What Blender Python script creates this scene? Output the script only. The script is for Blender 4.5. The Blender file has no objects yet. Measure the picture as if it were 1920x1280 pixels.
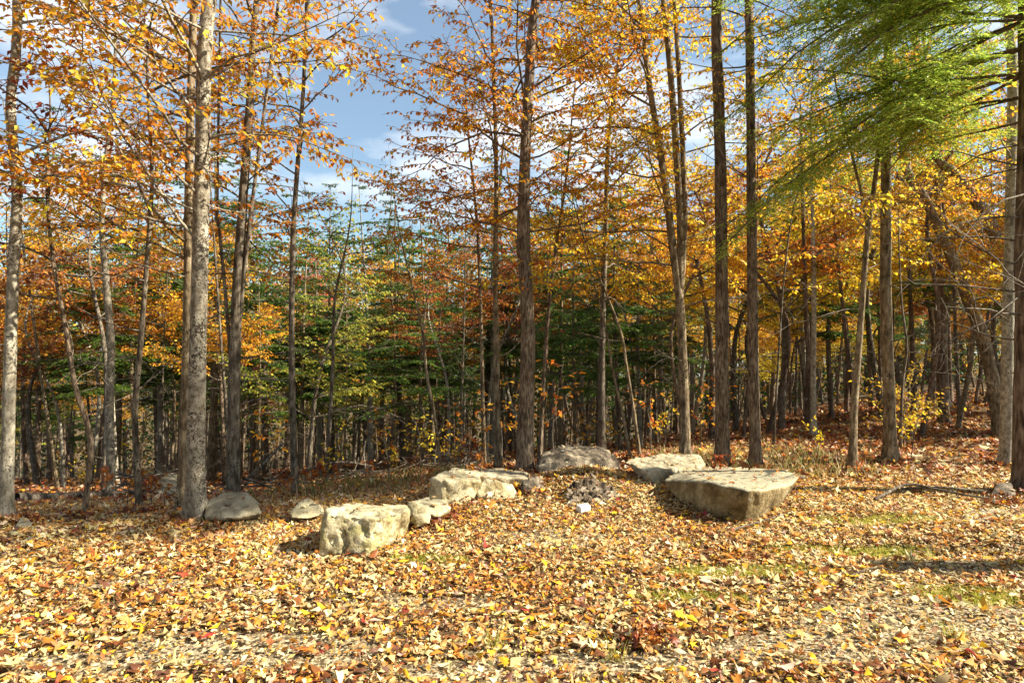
import bpy, bmesh, math, random
import numpy as np
from mathutils import Vector, Matrix

# ------------------------------------------------------------------ camera, sky, sun, exposure
scene = bpy.context.scene
col = scene.collection
EYE = 1.5
FPX = 1200.0                      # focal length in pixels of the 1920 px wide photograph

cam_d = bpy.data.cameras.new('camera')
cam_d.sensor_width = 36.0
cam_d.lens = 36.0 * FPX / 1920.0
cam_d.clip_start = 0.05
cam_d.clip_end = 2000.0
cam = bpy.data.objects.new('camera', cam_d)
col.objects.link(cam)
cam.location = (0, 0, EYE)
cam.rotation_euler = (math.radians(90), 0, 0)
scene.camera = cam

SUN_EL = math.radians(36)
SUN_AZ = math.radians(-4)        # measured from +X, towards -Y (camera side)
sun_dir = Vector((math.cos(SUN_AZ) * math.cos(SUN_EL), math.sin(SUN_AZ) * math.cos(SUN_EL), math.sin(SUN_EL)))

world = bpy.data.worlds.new('World')
scene.world = world
world.use_nodes = True
wn, wl = world.node_tree.nodes, world.node_tree.links
wn.clear()
w_out = wn.new('ShaderNodeOutputWorld')
w_bg = wn.new('ShaderNodeBackground')
w_bg.inputs['Strength'].default_value = 0.053
sky = wn.new('ShaderNodeTexSky')
sky.sky_type = 'NISHITA'
sky.sun_disc = False
sky.sun_elevation = SUN_EL
sky.sun_rotation = math.radians(90) - SUN_AZ
sky.air_density = 1.0
sky.dust_density = 0.8
sky.ozone_density = 1.0
w_tc = wn.new('ShaderNodeTexCoord')
w_map = wn.new('ShaderNodeMapping')
w_map.inputs['Scale'].default_value = (1.0, 1.0, 2.6)
w_map.inputs['Location'].default_value = (3.3, 0.4, 1.2)
w_noise = wn.new('ShaderNodeTexNoise')
w_noise.inputs['Scale'].default_value = 2.6
w_noise.inputs['Detail'].default_value = 7.0
w_noise.inputs['Roughness'].default_value = 0.58
w_ramp = wn.new('ShaderNodeValToRGB')
w_ramp.color_ramp.elements[0].position = 0.50
w_ramp.color_ramp.elements[0].color = (0.12, 0.12, 0.12, 1)
w_ramp.color_ramp.elements[1].position = 0.70
w_ramp.color_ramp.elements[1].color = (1, 1, 1, 1)
w_mix = wn.new('ShaderNodeMixRGB')
w_mix.inputs[2].default_value = (7.4, 7.7, 8.1, 1)
wl.new(w_tc.outputs['Generated'], w_map.inputs['Vector'])
wl.new(w_map.outputs['Vector'], w_noise.inputs['Vector'])
wl.new(w_noise.outputs['Fac'], w_ramp.inputs['Fac'])
wl.new(w_ramp.outputs['Color'], w_mix.inputs[0])
w_tint = wn.new('ShaderNodeMixRGB')
w_tint.blend_type = 'MULTIPLY'
w_tint.inputs[0].default_value = 1.0
w_tint.inputs[2].default_value = (0.88, 1.08, 1.10, 1)
wl.new(sky.outputs['Color'], w_tint.inputs[1])
wl.new(w_tint.outputs[0], w_mix.inputs[1])
wl.new(w_mix.outputs[0], w_bg.inputs['Color'])
wl.new(w_bg.outputs[0], w_out.inputs['Surface'])

sun_d = bpy.data.lights.new('sun', 'SUN')
sun_d.energy = 5.0
sun_d.angle = math.radians(0.5)
sun_d.color = (1.0, 0.91, 0.745)
sun = bpy.data.objects.new('sun', sun_d)
col.objects.link(sun)
sun.rotation_euler = sun_dir.to_track_quat('Z', 'Y').to_euler()
sun.location = (20, -5, 20)

vs = scene.view_settings
vs.view_transform = 'Standard'
vs.look = 'None'
vs.exposure = 1.66
vs.gamma = 1.0
vs.use_curve_mapping = False
scene.render.filter_size = 1.1
cy = scene.cycles
cy.max_bounces = 6
cy.diffuse_bounces = 3
cy.glossy_bounces = 2
cy.transmission_bounces = 3
cy.transparent_max_bounces = 4
cy.sample_clamp_indirect = 6.0
cy.use_denoising = True

# ------------------------------------------------------------------ helpers
NR = np.random.default_rng(7)
random.seed(7)


def hash3(ix, iy, iz, seed):
    h = (ix.astype(np.int64) * 374761393 + iy.astype(np.int64) * 668265263 + iz.astype(np.int64) * 2147483647 + seed * 144665) & 0xffffffff
    h = ((h ^ (h >> 13)) * 1274126177) & 0xffffffff
    h = ((h ^ (h >> 16)) * 2246822519) & 0xffffffff
    return ((h ^ (h >> 15)) & 0xffff) / 65535.0


def vnoise(p, seed=0):
    p = np.asarray(p, dtype=float)
    i = np.floor(p).astype(np.int64)
    f = p - i
    f = f * f * (3 - 2 * f)
    out = 0.0
    for dx in (0, 1):
        wx = f[:, 0] if dx else 1 - f[:, 0]
        for dy in (0, 1):
            wy = f[:, 1] if dy else 1 - f[:, 1]
            for dz in (0, 1):
                wz = f[:, 2] if dz else 1 - f[:, 2]
                out = out + wx * wy * wz * hash3(i[:, 0] + dx, i[:, 1] + dy, i[:, 2] + dz, seed)
    return out * 2 - 1


def fbm(p, octaves=4, seed=0, gain=0.5):
    p = np.asarray(p, dtype=float)
    a, s, o = 1.0, 0.0, 0.0
    for k in range(octaves):
        o = o + a * vnoise(p, seed + k * 17)
        s += a
        a *= gain
        p = p * 2.03 + 11.3
    return o / s


def smoothstep(a, b, x):
    t = np.clip((x - a) / (b - a), 0, 1)
    return t * t * (3 - 2 * t)


def terrain(x, y):
    """height of the ground: a flat clearing, dropping into the wood, a bank rising on the right"""
    x = np.asarray(x, dtype=float)
    y = np.asarray(y, dtype=float)
    r = np.hypot(x, y)
    fwd = smoothstep(-0.2, 0.7, y / np.maximum(r, 0.01))
    u = x / np.maximum(np.abs(y), 1.0)
    s = 0.205 - 0.045 * smoothstep(-0.7, 0.1, u) - 0.115 * smoothstep(0.05, 0.72, u)
    t = y - (5.6 + 3.4 * smoothstep(-0.5, 0.45, u))
    drop = np.where(t > 8, t, np.log1p(np.exp(np.clip(t * 2.2, -40, 40))) / 2.2)
    drop = np.where(drop > 70, 70 + (drop - 70) * 0.3, drop)
    z = -s * drop * fwd
    q = np.stack([x, y, np.zeros_like(x)], -1)
    sh = q.shape[:-1]
    q = q.reshape(-1, 3)
    b = 0.035 * fbm(q * 0.55, 3, 3) + 0.018 * fbm(q * 2.4, 3, 9)
    b = b.reshape(sh) * (1 + 2.2 * smoothstep(8, 16, r))
    # shallow wheel rut with a low lip in the clearing
    rut = np.exp(-((y - (4.55 + 0.03 * (x - 3))) / 0.12) ** 2) * smoothstep(2.1, 2.5, x) * (1 - smoothstep(5, 7, x))
    # low heap of earth and leaves in front of the rounded boulder
    heap = 0.17 * np.exp(-((x - 0.80) / 0.50) ** 2 - ((y - 6.70) / 0.42) ** 2)
    return z + b - 0.05 * rut + heap


def ground_z(x, y):
    return float(terrain(np.array([x]), np.array([y]))[0])


def P(px, py, d):
    """a point of the place seen at (px,py) in the photograph and standing d metres into the scene"""
    return Vector(((px - 960) / FPX * d, d, EYE - (py - 640) / FPX * d))


def mesh_np(name, verts, faces, tint=None, smooth=False, mats=(), mat_idx=None):
    verts = np.asarray(verts, dtype=np.float32).reshape(-1, 3)
    faces = np.asarray(faces, dtype=np.int32)
    k = faces.shape[1]
    me = bpy.data.meshes.new(name)
    me.vertices.add(len(verts))
    me.vertices.foreach_set('co', verts.ravel())
    me.loops.add(faces.size)
    me.loops.foreach_set('vertex_index', faces.ravel())
    me.polygons.add(len(faces))
    me.polygons.foreach_set('loop_start', np.arange(0, faces.size, k, dtype=np.int32))
    me.polygons.foreach_set('loop_total', np.full(len(faces), k, dtype=np.int32))
    for m in mats:
        me.materials.append(m)
    if mat_idx is not None:
        me.polygons.foreach_set('material_index', np.asarray(mat_idx, dtype=np.int32))
    if tint is not None:
        at = me.color_attributes.new('tint', 'FLOAT_COLOR', 'POINT')
        c = np.ones((len(verts), 4), dtype=np.float32)
        c[:, :3] = tint
        at.data.foreach_set('color', c.ravel())
    me.update(calc_edges=True)
    if smooth:
        me.polygons.foreach_set('use_smooth', np.ones(len(faces), dtype=bool))
    me.validate()
    return me


def obj(name, me, parent=None, loc=None, **props):
    o = bpy.data.objects.new(name, me)
    col.objects.link(o)
    if loc is not None:
        o.location = loc
    if parent is not None:
        o.parent = parent
    for k, v in props.items():
        o[k] = v
    return o


def root(name, loc, label, category, group=None):
    o = bpy.data.objects.new(name, None)
    o.empty_display_size = 0.2
    col.objects.link(o)
    o.location = loc
    o['label'] = label
    o['category'] = category
    if group:
        o['group'] = group
    return o


class Geo:
    """collects quads (tubes) as arrays"""

    def __init__(self):
        self.v, self.f, self.n = [], [], 0

    def tube(self, pts, radii, seg=6, lump=0.0, rng=None, flare=None):
        pts = np.asarray(pts, dtype=float)
        radii = np.asarray(radii, dtype=float)
        m = len(pts)
        tan = np.gradient(pts, axis=0)
        tan /= np.maximum(np.linalg.norm(tan, axis=1, keepdims=True), 1e-9)
        ref = np.array([1.0, 0.13, 0.05]) if abs(tan[0][0]) < 0.8 else np.array([0.1, 1.0, 0.1])
        a = np.cross(tan, ref)
        a /= np.maximum(np.linalg.norm(a, axis=1, keepdims=True), 1e-9)
        b = np.cross(tan, a)
        ang = np.linspace(0, 2 * math.pi, seg, endpoint=False)
        rr = np.repeat(radii[:, None], seg, 1)
        if lump and rng is not None:
            q = np.stack([np.cos(ang)[None, :].repeat(m, 0) * 1.3, np.sin(ang)[None, :].repeat(m, 0) * 1.3, pts[:, 2:3].repeat(seg, 1) * 2.2], -1).reshape(-1, 3)
            rr = rr * (1 + lump * fbm(q, 3, int(rng.integers(1e6))).reshape(m, seg))
        if flare is not None:
            z0, amt, ph = flare
            h = np.clip(pts[:, 2:3] - z0, 0, None)
            rr = rr * (1 + amt * np.exp(-h / 0.16) * (0.75 + 0.55 * np.cos(4 * ang + ph)[None, :]))
        ring = pts[:, None, :] + rr[:, :, None] * (np.cos(ang)[None, :, None] * a[:, None, :] + np.sin(ang)[None, :, None] * b[:, None, :])
        i = np.arange(m - 1)[:, None] * seg
        j = np.arange(seg)[None, :]
        j2 = (j + 1) % seg
        f = np.stack([i + j, i + j2, i + seg + j2, i + seg + j], -1).reshape(-1, 4) + self.n
        self.v.append(ring.reshape(-1, 3))
        self.f.append(f)
        self.n += m * seg

    def arrays(self):
        if not self.v:
            return np.zeros((0, 3)), np.zeros((0, 4), dtype=int)
        return np.concatenate(self.v), np.concatenate(self.f)


def catmull(pts, n):
    pts = np.asarray(pts, dtype=float)
    ext = np.vstack([2 * pts[0] - pts[1], pts, 2 * pts[-1] - pts[-2]])
    out = []
    for i in range(1, len(ext) - 2):
        p0, p1, p2, p3 = ext[i - 1:i + 3]
        for t in np.linspace(0, 1, n, endpoint=False):
            out.append(0.5 * ((2 * p1) + (-p0 + p2) * t + (2 * p0 - 5 * p1 + 4 * p2 - p3) * t * t + (-p0 + 3 * p1 - 3 * p2 + p3) * t ** 3))
    out.append(ext[-2])
    return np.array(out)


# ------------------------------------------------------------------ materials
def new_mat(name):
    m = bpy.data.materials.new(name)
    m.use_nodes = True
    nt = m.node_tree
    nt.nodes.clear()
    out = nt.nodes.new('ShaderNodeOutputMaterial')
    return m, nt.nodes, nt.links, out


def N(nodes, kind, **kw):
    n = nodes.new(kind)
    for k, v in kw.items():
        if k in n.inputs:
            n.inputs[k].default_value = v
        else:
            setattr(n, k, v)
    return n


def ramp(nodes, stops):
    r = nodes.new('ShaderNodeValToRGB')
    el = r.color_ramp.elements
    while len(el) < len(stops):
        el.new(0.5)
    for e, (p, c) in zip(el, stops):
        e.position = p
        e.color = (*c, 1) if len(c) == 3 else c
    return r


def leaf_material(name, transl=0.45, rough=0.55, spec=0.25, gain=1.0):
    m, nd, lk, out = new_mat(name)
    at = N(nd, 'ShaderNodeVertexColor', layer_name='tint')
    inf = N(nd, 'ShaderNodeObjectInfo')
    hs = N(nd, 'ShaderNodeHueSaturation')
    mr = N(nd, 'ShaderNodeMapRange')
    mr.inputs['To Min'].default_value = 0.485
    mr.inputs['To Max'].default_value = 0.515
    mv = N(nd, 'ShaderNodeMapRange')
    mv.inputs['To Min'].default_value = 0.85 * gain
    mv.inputs['To Max'].default_value = 1.1 * gain
    lk.new(inf.outputs['Random'], mr.inputs['Value'])
    lk.new(inf.outputs['Random'], mv.inputs['Value'])
    lk.new(mr.outputs[0], hs.inputs['Hue'])
    lk.new(mv.outputs[0], hs.inputs['Value'])
    lk.new(at.outputs['Color'], hs.inputs['Color'])
    pb = N(nd, 'ShaderNodeBsdfPrincipled')
    pb.inputs['Roughness'].default_value = rough
    pb.inputs['Specular IOR Level'].default_value = spec
    tr = N(nd, 'ShaderNodeBsdfTranslucent')
    mx = N(nd, 'ShaderNodeMixShader')
    mx.inputs[0].default_value = transl
    lk.new(hs.outputs[0], pb.inputs['Base Color'])
    lk.new(hs.outputs[0], tr.inputs['Color'])
    lk.new(pb.outputs[0], mx.inputs[1])
    lk.new(tr.outputs[0], mx.inputs[2])
    lk.new(mx.outputs[0], out.inputs['Surface'])
    return m


def bark_material(name, c_dark, c_mid, c_light, furrow, speck=0.0, bump=0.6, scale=9.0):
    """furrow: vertical stretch of the pattern; speck: amount of dark lichen spots"""
    m, nd, lk, out = new_mat(name)
    tc = N(nd, 'ShaderNodeTexCoord')
    inf = N(nd, 'ShaderNodeObjectInfo')
    add = N(nd, 'ShaderNodeVectorMath', operation='ADD')
    sc = N(nd, 'ShaderNodeVectorMath', operation='SCALE')
    cmb = N(nd, 'ShaderNodeCombineXYZ')
    lk.new(inf.outputs['Random'], cmb.inputs[0])
    lk.new(inf.outputs['Random'], cmb.inputs[2])
    lk.new(cmb.outputs[0], sc.inputs[0])
    sc.inputs['Scale'].default_value = 37.0
    lk.new(tc.outputs['Object'], add.inputs[0])
    lk.new(sc.outputs[0], add.inputs[1])
    mp = N(nd, 'ShaderNodeMapping')
    mp.inputs['Scale'].default_value = (1, 1, furrow)
    lk.new(add.outputs[0], mp.inputs['Vector'])
    n1 = N(nd, 'ShaderNodeTexNoise', Scale=scale * 3.2, Detail=6.0, Roughness=0.62)
    n2 = N(nd, 'ShaderNodeTexNoise', Scale=scale * 0.35, Detail=4.0, Roughness=0.6)
    n3 = N(nd, 'ShaderNodeTexNoise', Scale=scale * 7.0, Detail=3.0, Roughness=0.6)
    lk.new(mp.outputs[0], n1.inputs['Vector'])
    lk.new(add.outputs[0], n2.inputs['Vector'])
    lk.new(add.outputs[0], n3.inputs['Vector'])
    r1 = ramp(nd, [(0.34, c_dark), (0.5, c_mid), (0.68, c_light)])
    lk.new(n1.outputs['Fac'], r1.inputs['Fac'])
    # broad lichen / weather patches
    r2 = ramp(nd, [(0.42, (0.72, 0.70, 0.66)), (0.58, (1.15, 1.15, 1.12))])
    lk.new(n2.outputs['Fac'], r2.inputs['Fac'])
    mul = N(nd, 'ShaderNodeMixRGB', blend_type='MULTIPLY')
    mul.inputs[0].default_value = 1.0
    lk.new(r1.outputs[0], mul.inputs[1])
    lk.new(r2.outputs[0], mul.inputs[2])
    src = mul.outputs[0]
    if speck > 0:
        r3 = ramp(nd, [(0.50 + 0.16 * (1 - speck), (0, 0, 0)), (0.55 + 0.16 * (1 - speck), (1, 1, 1))])
        md = N(nd, 'ShaderNodeMath', operation='MULTIPLY_ADD')
        md.inputs[1].default_value = 0.55
        sb = N(nd, 'ShaderNodeMath', operation='SUBTRACT')
        sb.inputs[1].default_value = 0.275
        lk.new(n2.outputs['Fac'], md.inputs[0])
        lk.new(n3.outputs['Fac'], md.inputs[2])
        lk.new(md.outputs[0], sb.inputs[0])
        lk.new(sb.outputs[0], r3.inputs['Fac'])
        mk = N(nd, 'ShaderNodeMixRGB')
        mk.inputs[2].default_value = (c_dark[0] * 0.45, c_dark[1] * 0.42, c_dark[2] * 0.4, 1)
        lk.new(r3.outputs[0], mk.inputs[0])
        lk.new(src, mk.inputs[1])
        src = mk.outputs[0]
    pb = N(nd, 'ShaderNodeBsdfPrincipled')
    pb.inputs['Roughness'].default_value = 0.88
    pb.inputs['Specular IOR Level'].default_value = 0.2
    lk.new(src, pb.inputs['Base Color'])
    bp = N(nd, 'ShaderNodeBump', Strength=bump, Distance=0.02)
    lk.new(n1.outputs['Fac'], bp.inputs['Height'])
    lk.new(bp.outputs[0], pb.inputs['Normal'])
    lk.new(pb.outputs[0], out.inputs['Surface'])
    return m


def rock_material(name, base, light, dark, moss=0.0, lichen=0.3, moss_col=(0.30, 0.28, 0.07), top=0.35):
    m, nd, lk, out = new_mat(name)
    tc = N(nd, 'ShaderNodeTexCoord')
    n1 = N(nd, 'ShaderNodeTexNoise', Scale=5.0, Detail=8.0, Roughness=0.65)
    n2 = N(nd, 'ShaderNodeTexNoise', Scale=46.0, Detail=5.0, Roughness=0.7)
    n3 = N(nd, 'ShaderNodeTexNoise', Scale=9.0, Detail=7.0, Roughness=0.7)
    n4 = N(nd, 'ShaderNodeTexNoise', Scale=3.4, Detail=6.0, Roughness=0.7)
    vo = N(nd, 'ShaderNodeTexVoronoi', Scale=140.0)
    for n in (n1, n2, n3, n4, vo):
        lk.new(tc.outputs['Object'], n.inputs['Vector'])
    r1 = ramp(nd, [(0.38, dark), (0.5, base), (0.62, light)])
    lk.new(n1.outputs['Fac'], r1.inputs['Fac'])
    r2 = ramp(nd, [(0.36, (0.62, 0.6, 0.58)), (0.5, (1, 1, 1)), (0.66, (1.25, 1.22, 1.15))])
    lk.new(n2.outputs['Fac'], r2.inputs['Fac'])
    mul = N(nd, 'ShaderNodeMixRGB', blend_type='MULTIPLY')
    mul.inputs[0].default_value = 0.9
    lk.new(r1.outputs[0], mul.inputs[1])
    lk.new(r2.outputs[0], mul.inputs[2])
    src = mul.outputs[0]
    # dark cracks and seams
    wv = N(nd, 'ShaderNodeVectorMath', operation='MULTIPLY_ADD')
    wv.inputs[1].default_value = (0.35, 0.35, 0.35)
    lk.new(n1.outputs['Color'], wv.inputs[0])
    lk.new(tc.outputs['Object'], wv.inputs[2])
    ck = N(nd, 'ShaderNodeTexVoronoi', feature='DISTANCE_TO_EDGE', Scale=2.6)
    lk.new(wv.outputs[0], ck.inputs['Vector'])
    rc = ramp(nd, [(0.004, (0.28, 0.25, 0.2)), (0.022, (1, 1, 1))])
    lk.new(ck.outputs['Distance'], rc.inputs['Fac'])
    mc = N(nd, 'ShaderNodeMixRGB', blend_type='MULTIPLY')
    mc.inputs[0].default_value = 0.8
    lk.new(src, mc.inputs[1])
    lk.new(rc.outputs[0], mc.inputs[2])
    src = mc.outputs[0]
    rl = ramp(nd, [(0.66 - 0.2 * lichen, (0, 0, 0)), (0.72 - 0.2 * lichen, (1, 1, 1))])
    lk.new(n3.outputs['Fac'], rl.inputs['Fac'])
    ml = N(nd, 'ShaderNodeMixRGB')
    ml.inputs[2].default_value = (0.50, 0.48, 0.36, 1)
    lk.new(rl.outputs[0], ml.inputs[0])
    lk.new(src, ml.inputs[1])
    src = ml.outputs[0]
    if moss > 0:
        rm = ramp(nd, [(0.62 - 0.24 * moss, (0, 0, 0)), (0.68 - 0.24 * moss, (1, 1, 1))])
        lk.new(n4.outputs['Fac'], rm.inputs['Fac'])
        mm = N(nd, 'ShaderNodeMixRGB')
        mm.inputs[2].default_value = (*moss_col, 1)
        lk.new(rm.outputs[0], mm.inputs[0])
        lk.new(src, mm.inputs[1])
        src = mm.outputs[0]
    # weathered, lichen-paled upper side
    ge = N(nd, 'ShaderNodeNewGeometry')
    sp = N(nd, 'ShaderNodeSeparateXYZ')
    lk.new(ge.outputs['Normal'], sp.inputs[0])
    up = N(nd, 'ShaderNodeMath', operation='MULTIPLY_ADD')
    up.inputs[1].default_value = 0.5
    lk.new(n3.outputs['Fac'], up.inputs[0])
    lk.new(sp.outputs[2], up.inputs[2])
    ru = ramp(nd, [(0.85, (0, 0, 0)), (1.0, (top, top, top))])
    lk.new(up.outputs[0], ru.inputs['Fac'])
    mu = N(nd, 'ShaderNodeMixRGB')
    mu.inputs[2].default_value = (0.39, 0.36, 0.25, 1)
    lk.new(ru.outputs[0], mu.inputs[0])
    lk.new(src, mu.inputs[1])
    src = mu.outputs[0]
    pb = N(nd, 'ShaderNodeBsdfPrincipled')
    pb.inputs['Roughness'].default_value = 0.9
    pb.inputs['Specular IOR Level'].default_value = 0.25
    lk.new(src, pb.inputs['Base Color'])
    ad = N(nd, 'ShaderNodeMath', operation='ADD')
    lk.new(n2.outputs['Fac'], ad.inputs[0])
    lk.new(n3.outputs['Fac'], ad.inputs[1])
    bp = N(nd, 'ShaderNodeBump', Strength=0.75, Distance=0.02)
    lk.new(ad.outputs[0], bp.inputs['Height'])
    lk.new(bp.outputs[0], pb.inputs['Normal'])
    lk.new(pb.outputs[0], out.inputs['Surface'])
    return m


def plain_material(name, c1, c2, scale=20.0, rough=0.9, bump=0.3, stretch=1.0):
    m, nd, lk, out = new_mat(name)
    tc = N(nd, 'ShaderNodeTexCoord')
    mp = N(nd, 'ShaderNodeMapping')
    mp.inputs['Scale'].default_value = (1, 1, stretch)
    n1 = N(nd, 'ShaderNodeTexNoise', Scale=scale, Detail=5.0, Roughness=0.65)
    lk.new(tc.outputs['Object'], mp.inputs['Vector'])
    lk.new(mp.outputs[0], n1.inputs['Vector'])
    r1 = ramp(nd, [(0.35, c1), (0.65, c2)])
    lk.new(n1.outputs['Fac'], r1.inputs['Fac'])
    pb = N(nd, 'ShaderNodeBsdfPrincipled')
    pb.inputs['Roughness'].default_value = rough
    pb.inputs['Specular IOR Level'].default_value = 0.2
    lk.new(r1.outputs[0], pb.inputs['Base Color'])
    bp = N(nd, 'ShaderNodeBump', Strength=bump, Distance=0.01)
    lk.new(n1.outputs['Fac'], bp.inputs['Height'])
    lk.new(bp.outputs[0], pb.inputs['Normal'])
    lk.new(pb.outputs[0], out.inputs['Surface'])
    return m


M = {}
M['leaf'] = leaf_material('autumn_leaf', 0.54, gain=1.08)
M['litter'] = leaf_material('fallen_leaf', 0.22, rough=0.5, spec=0.35)
M['needle'] = leaf_material('hemlock_needle', 0.42, rough=0.5, spec=0.3)
M['needle_bright'] = leaf_material('sunlit_hemlock_needle', 0.5, rough=0.45, spec=0.35, gain=1.1)  # brighter copy of the needle material; sunlight put into the colour
M['grass'] = leaf_material('grass_blade', 0.35)
M['beech'] = bark_material('pale_beech_bark', (0.13, 0.11, 0.08), (0.31, 0.275, 0.21), (0.47, 0.43, 0.345), 0.55, 0.35, 0.3)
M['speckled'] = bark_material('speckled_bark', (0.11, 0.085, 0.06), (0.28, 0.245, 0.185), (0.45, 0.41, 0.33), 0.7, 0.7, 0.5)
M['brown'] = bark_material('furrowed_brown_bark', (0.035, 0.024, 0.016), (0.15, 0.105, 0.07), (0.30, 0.235, 0.165), 0.2, 0, 1.0, 17)
M['tan'] = bark_material('tan_bark', (0.06, 0.04, 0.024), (0.20, 0.15, 0.09), (0.36, 0.29, 0.195), 0.3, 0.25, 0.7)
M['grey'] = bark_material('grey_bark', (0.04, 0.031, 0.022), (0.125, 0.10, 0.073), (0.25, 0.215, 0.165), 0.3, 0.25, 0.7)
M['conifer'] = bark_material('hemlock_bark', (0.04, 0.026, 0.018), (0.14, 0.095, 0.065), (0.25, 0.19, 0.14), 0.2, 0, 0.9)
M['deadwood'] = bark_material('grey_deadwood', (0.045, 0.035, 0.027), (0.13, 0.105, 0.08), (0.27, 0.235, 0.185), 0.3, 0, 0.5)
M['rotten'] = rock_material('rotten_grey_wood', (0.19, 0.145, 0.095), (0.42, 0.36, 0.27), (0.035, 0.024, 0.015), lichen=0.1, top=0.0)
M['granite'] = rock_material('granite', (0.33, 0.27, 0.17), (0.48, 0.42, 0.29), (0.13, 0.10, 0.055), lichen=0.3)
M['granite_pale'] = rock_material('pale_granite', (0.47, 0.405, 0.235), (0.61, 0.54, 0.345), (0.22, 0.17, 0.08), lichen=0.25, moss=0.15, moss_col=(0.32, 0.29, 0.11))
M['granite_mossy'] = rock_material('mossy_granite', (0.43, 0.375, 0.22), (0.63, 0.57, 0.39), (0.15, 0.11, 0.045), lichen=0.3, moss=0.45, moss_col=(0.30, 0.265, 0.12))
M['granite_dark'] = rock_material('dark_stained_granite', (0.125, 0.10, 0.07), (0.28, 0.235, 0.165), (0.035, 0.027, 0.019), lichen=0.25, top=0.0)
M['slab'] = rock_material('slab_granite', (0.21, 0.155, 0.07), (0.33, 0.26, 0.135), (0.11, 0.075, 0.03), lichen=0.15, top=0.75)  # base darkened to paint shade on the side; pale top is lichen


def ground_material():
    m, nd, lk, out = new_mat('forest_floor')
    tc = N(nd, 'ShaderNodeTexCoord')
    n1 = N(nd, 'ShaderNodeTexNoise', Scale=1.1, Detail=6.0, Roughness=0.6)
    n2 = N(nd, 'ShaderNodeTexNoise', Scale=55.0, Detail=5.0, Roughness=0.7)
    n3 = N(nd, 'ShaderNodeTexNoise', Scale=0.75, Detail=7.0, Roughness=0.68)
    vo = N(nd, 'ShaderNodeTexVoronoi', Scale=70.0)
    for n in (n1, n2, n3, vo):
        lk.new(tc.outputs['Object'], n.inputs['Vector'])
    soil = ramp(nd, [(0.3, (0.045, 0.026, 0.012)), (0.5, (0.11, 0.07, 0.034)), (0.72, (0.26, 0.20, 0.115))])
    lk.new(n2.outputs['Fac'], soil.inputs['Fac'])
    grit = ramp(nd, [(0.3, (0.09, 0.065, 0.035)), (0.55, (0.30, 0.23, 0.13)), (0.8, (0.55, 0.46, 0.30))])
    lk.new(vo.outputs['Color'], grit.inputs['Fac'])
    va = N(nd, 'ShaderNodeVertexColor', layer_name='tint')
    vsep = N(nd, 'ShaderNodeSeparateColor')
    lk.new(va.outputs['Color'], vsep.inputs[0])
    mx = N(nd, 'ShaderNodeMixRGB')
    lk.new(vsep.outputs[1], mx.inputs[0])
    lk.new(soil.outputs[0], mx.inputs[1])
    lk.new(grit.outputs[0], mx.inputs[2])
    mo = N(nd, 'ShaderNodeMixRGB')
    mosc = ramp(nd, [(0.35, (0.15, 0.13, 0.02)), (0.65, (0.42, 0.38, 0.07))])
    lk.new(n2.outputs['Fac'], mosc.inputs['Fac'])
    lk.new(vsep.outputs[0], mo.inputs[0])
    lk.new(mx.outputs[0], mo.inputs[1])
    lk.new(mosc.outputs[0], mo.inputs[2])
    pb = N(nd, 'ShaderNodeBsdfPrincipled')
    pb.inputs['Roughness'].default_value = 0.95
    pb.inputs['Specular IOR Level'].default_value = 0.1
    lk.new(mo.outputs[0], pb.inputs['Base Color'])
    bp = N(nd, 'ShaderNodeBump', Strength=0.9, Distance=0.02)
    lk.new(n2.outputs['Fac'], bp.inputs['Height'])
    lk.new(bp.outputs[0], pb.inputs['Normal'])
    lk.new(pb.outputs[0], out.inputs['Surface'])
    return m


M['ground'] = ground_material()

# ------------------------------------------------------------------ ground
MOSS = [(1.50, 4.15, .55, .16), (2.45, 4.62, .55, .10), (2.75, 3.75, .5, .14), (1.0, 3.75, .4, .10), (3.1, 5.3, .6, .18), (-0.6, 4.4, .3, .08)]
GRIT = [(2.3, 3.5, .8, .40), (0.35, 4.9, .5, .25), (-1.2, 3.1, .6, .22), (0.5, 3.0, .7, .15), (2.9, 4.3, .5, .2), (-0.2, 2.9, .5, .12), (-2.2, 3.9, .5, .12), (1.4, 3.1, .6, .2), (-0.4, 3.7, .6, .12), (-1.9, 2.95, .4, .1)]


def bare_masks(x, y):
    """where moss and where grit lies open in the clearing (0..1 each)"""
    x = np.asarray(x, dtype=float)
    y = np.asarray(y, dtype=float)
    q = np.stack([x, y, np.zeros_like(x)], -1).reshape(-1, 3)
    w = (0.9 * fbm(q * 2.2, 4, 41, 0.6)).reshape(x.shape)
    out = []
    for blobs in (MOSS, GRIT):
        m = np.zeros_like(x)
        for bx, by, sx, sy in blobs:
            m = np.maximum(m, np.exp(-((x - bx) / sx) ** 2 - ((y - by) / sy) ** 2))
        out.append(smoothstep(0.30, 0.62, m + w * 0.55 * (m > 0.02)))
    return out


rings = np.concatenate([np.linspace(0.05, 12, 200), np.geomspace(12.15, 420, 90)])
A = 360
ang = np.linspace(0, 2 * math.pi, A, endpoint=False)
R, T = np.meshgrid(rings, ang, indexing='ij')
gx, gy = R * np.cos(T), R * np.sin(T)
gz = terrain(gx, gy)
gv = np.stack([gx, gy, gz], -1).reshape(-1, 3)
ii = np.arange(len(rings) - 1)[:, None] * A
jj = np.arange(A)[None, :]
gf = np.stack([ii + jj, ii + A + jj, ii + A + (jj + 1) % A, ii + (jj + 1) % A], -1).reshape(-1, 4)
mo_, gr_ = bare_masks(gx, gy)
obj('ground', mesh_np('ground', gv, gf, tint=np.stack([mo_.ravel(), gr_.ravel(), np.zeros(gx.size)], -1), smooth=True, mats=[M['ground']]), kind='structure')

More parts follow.
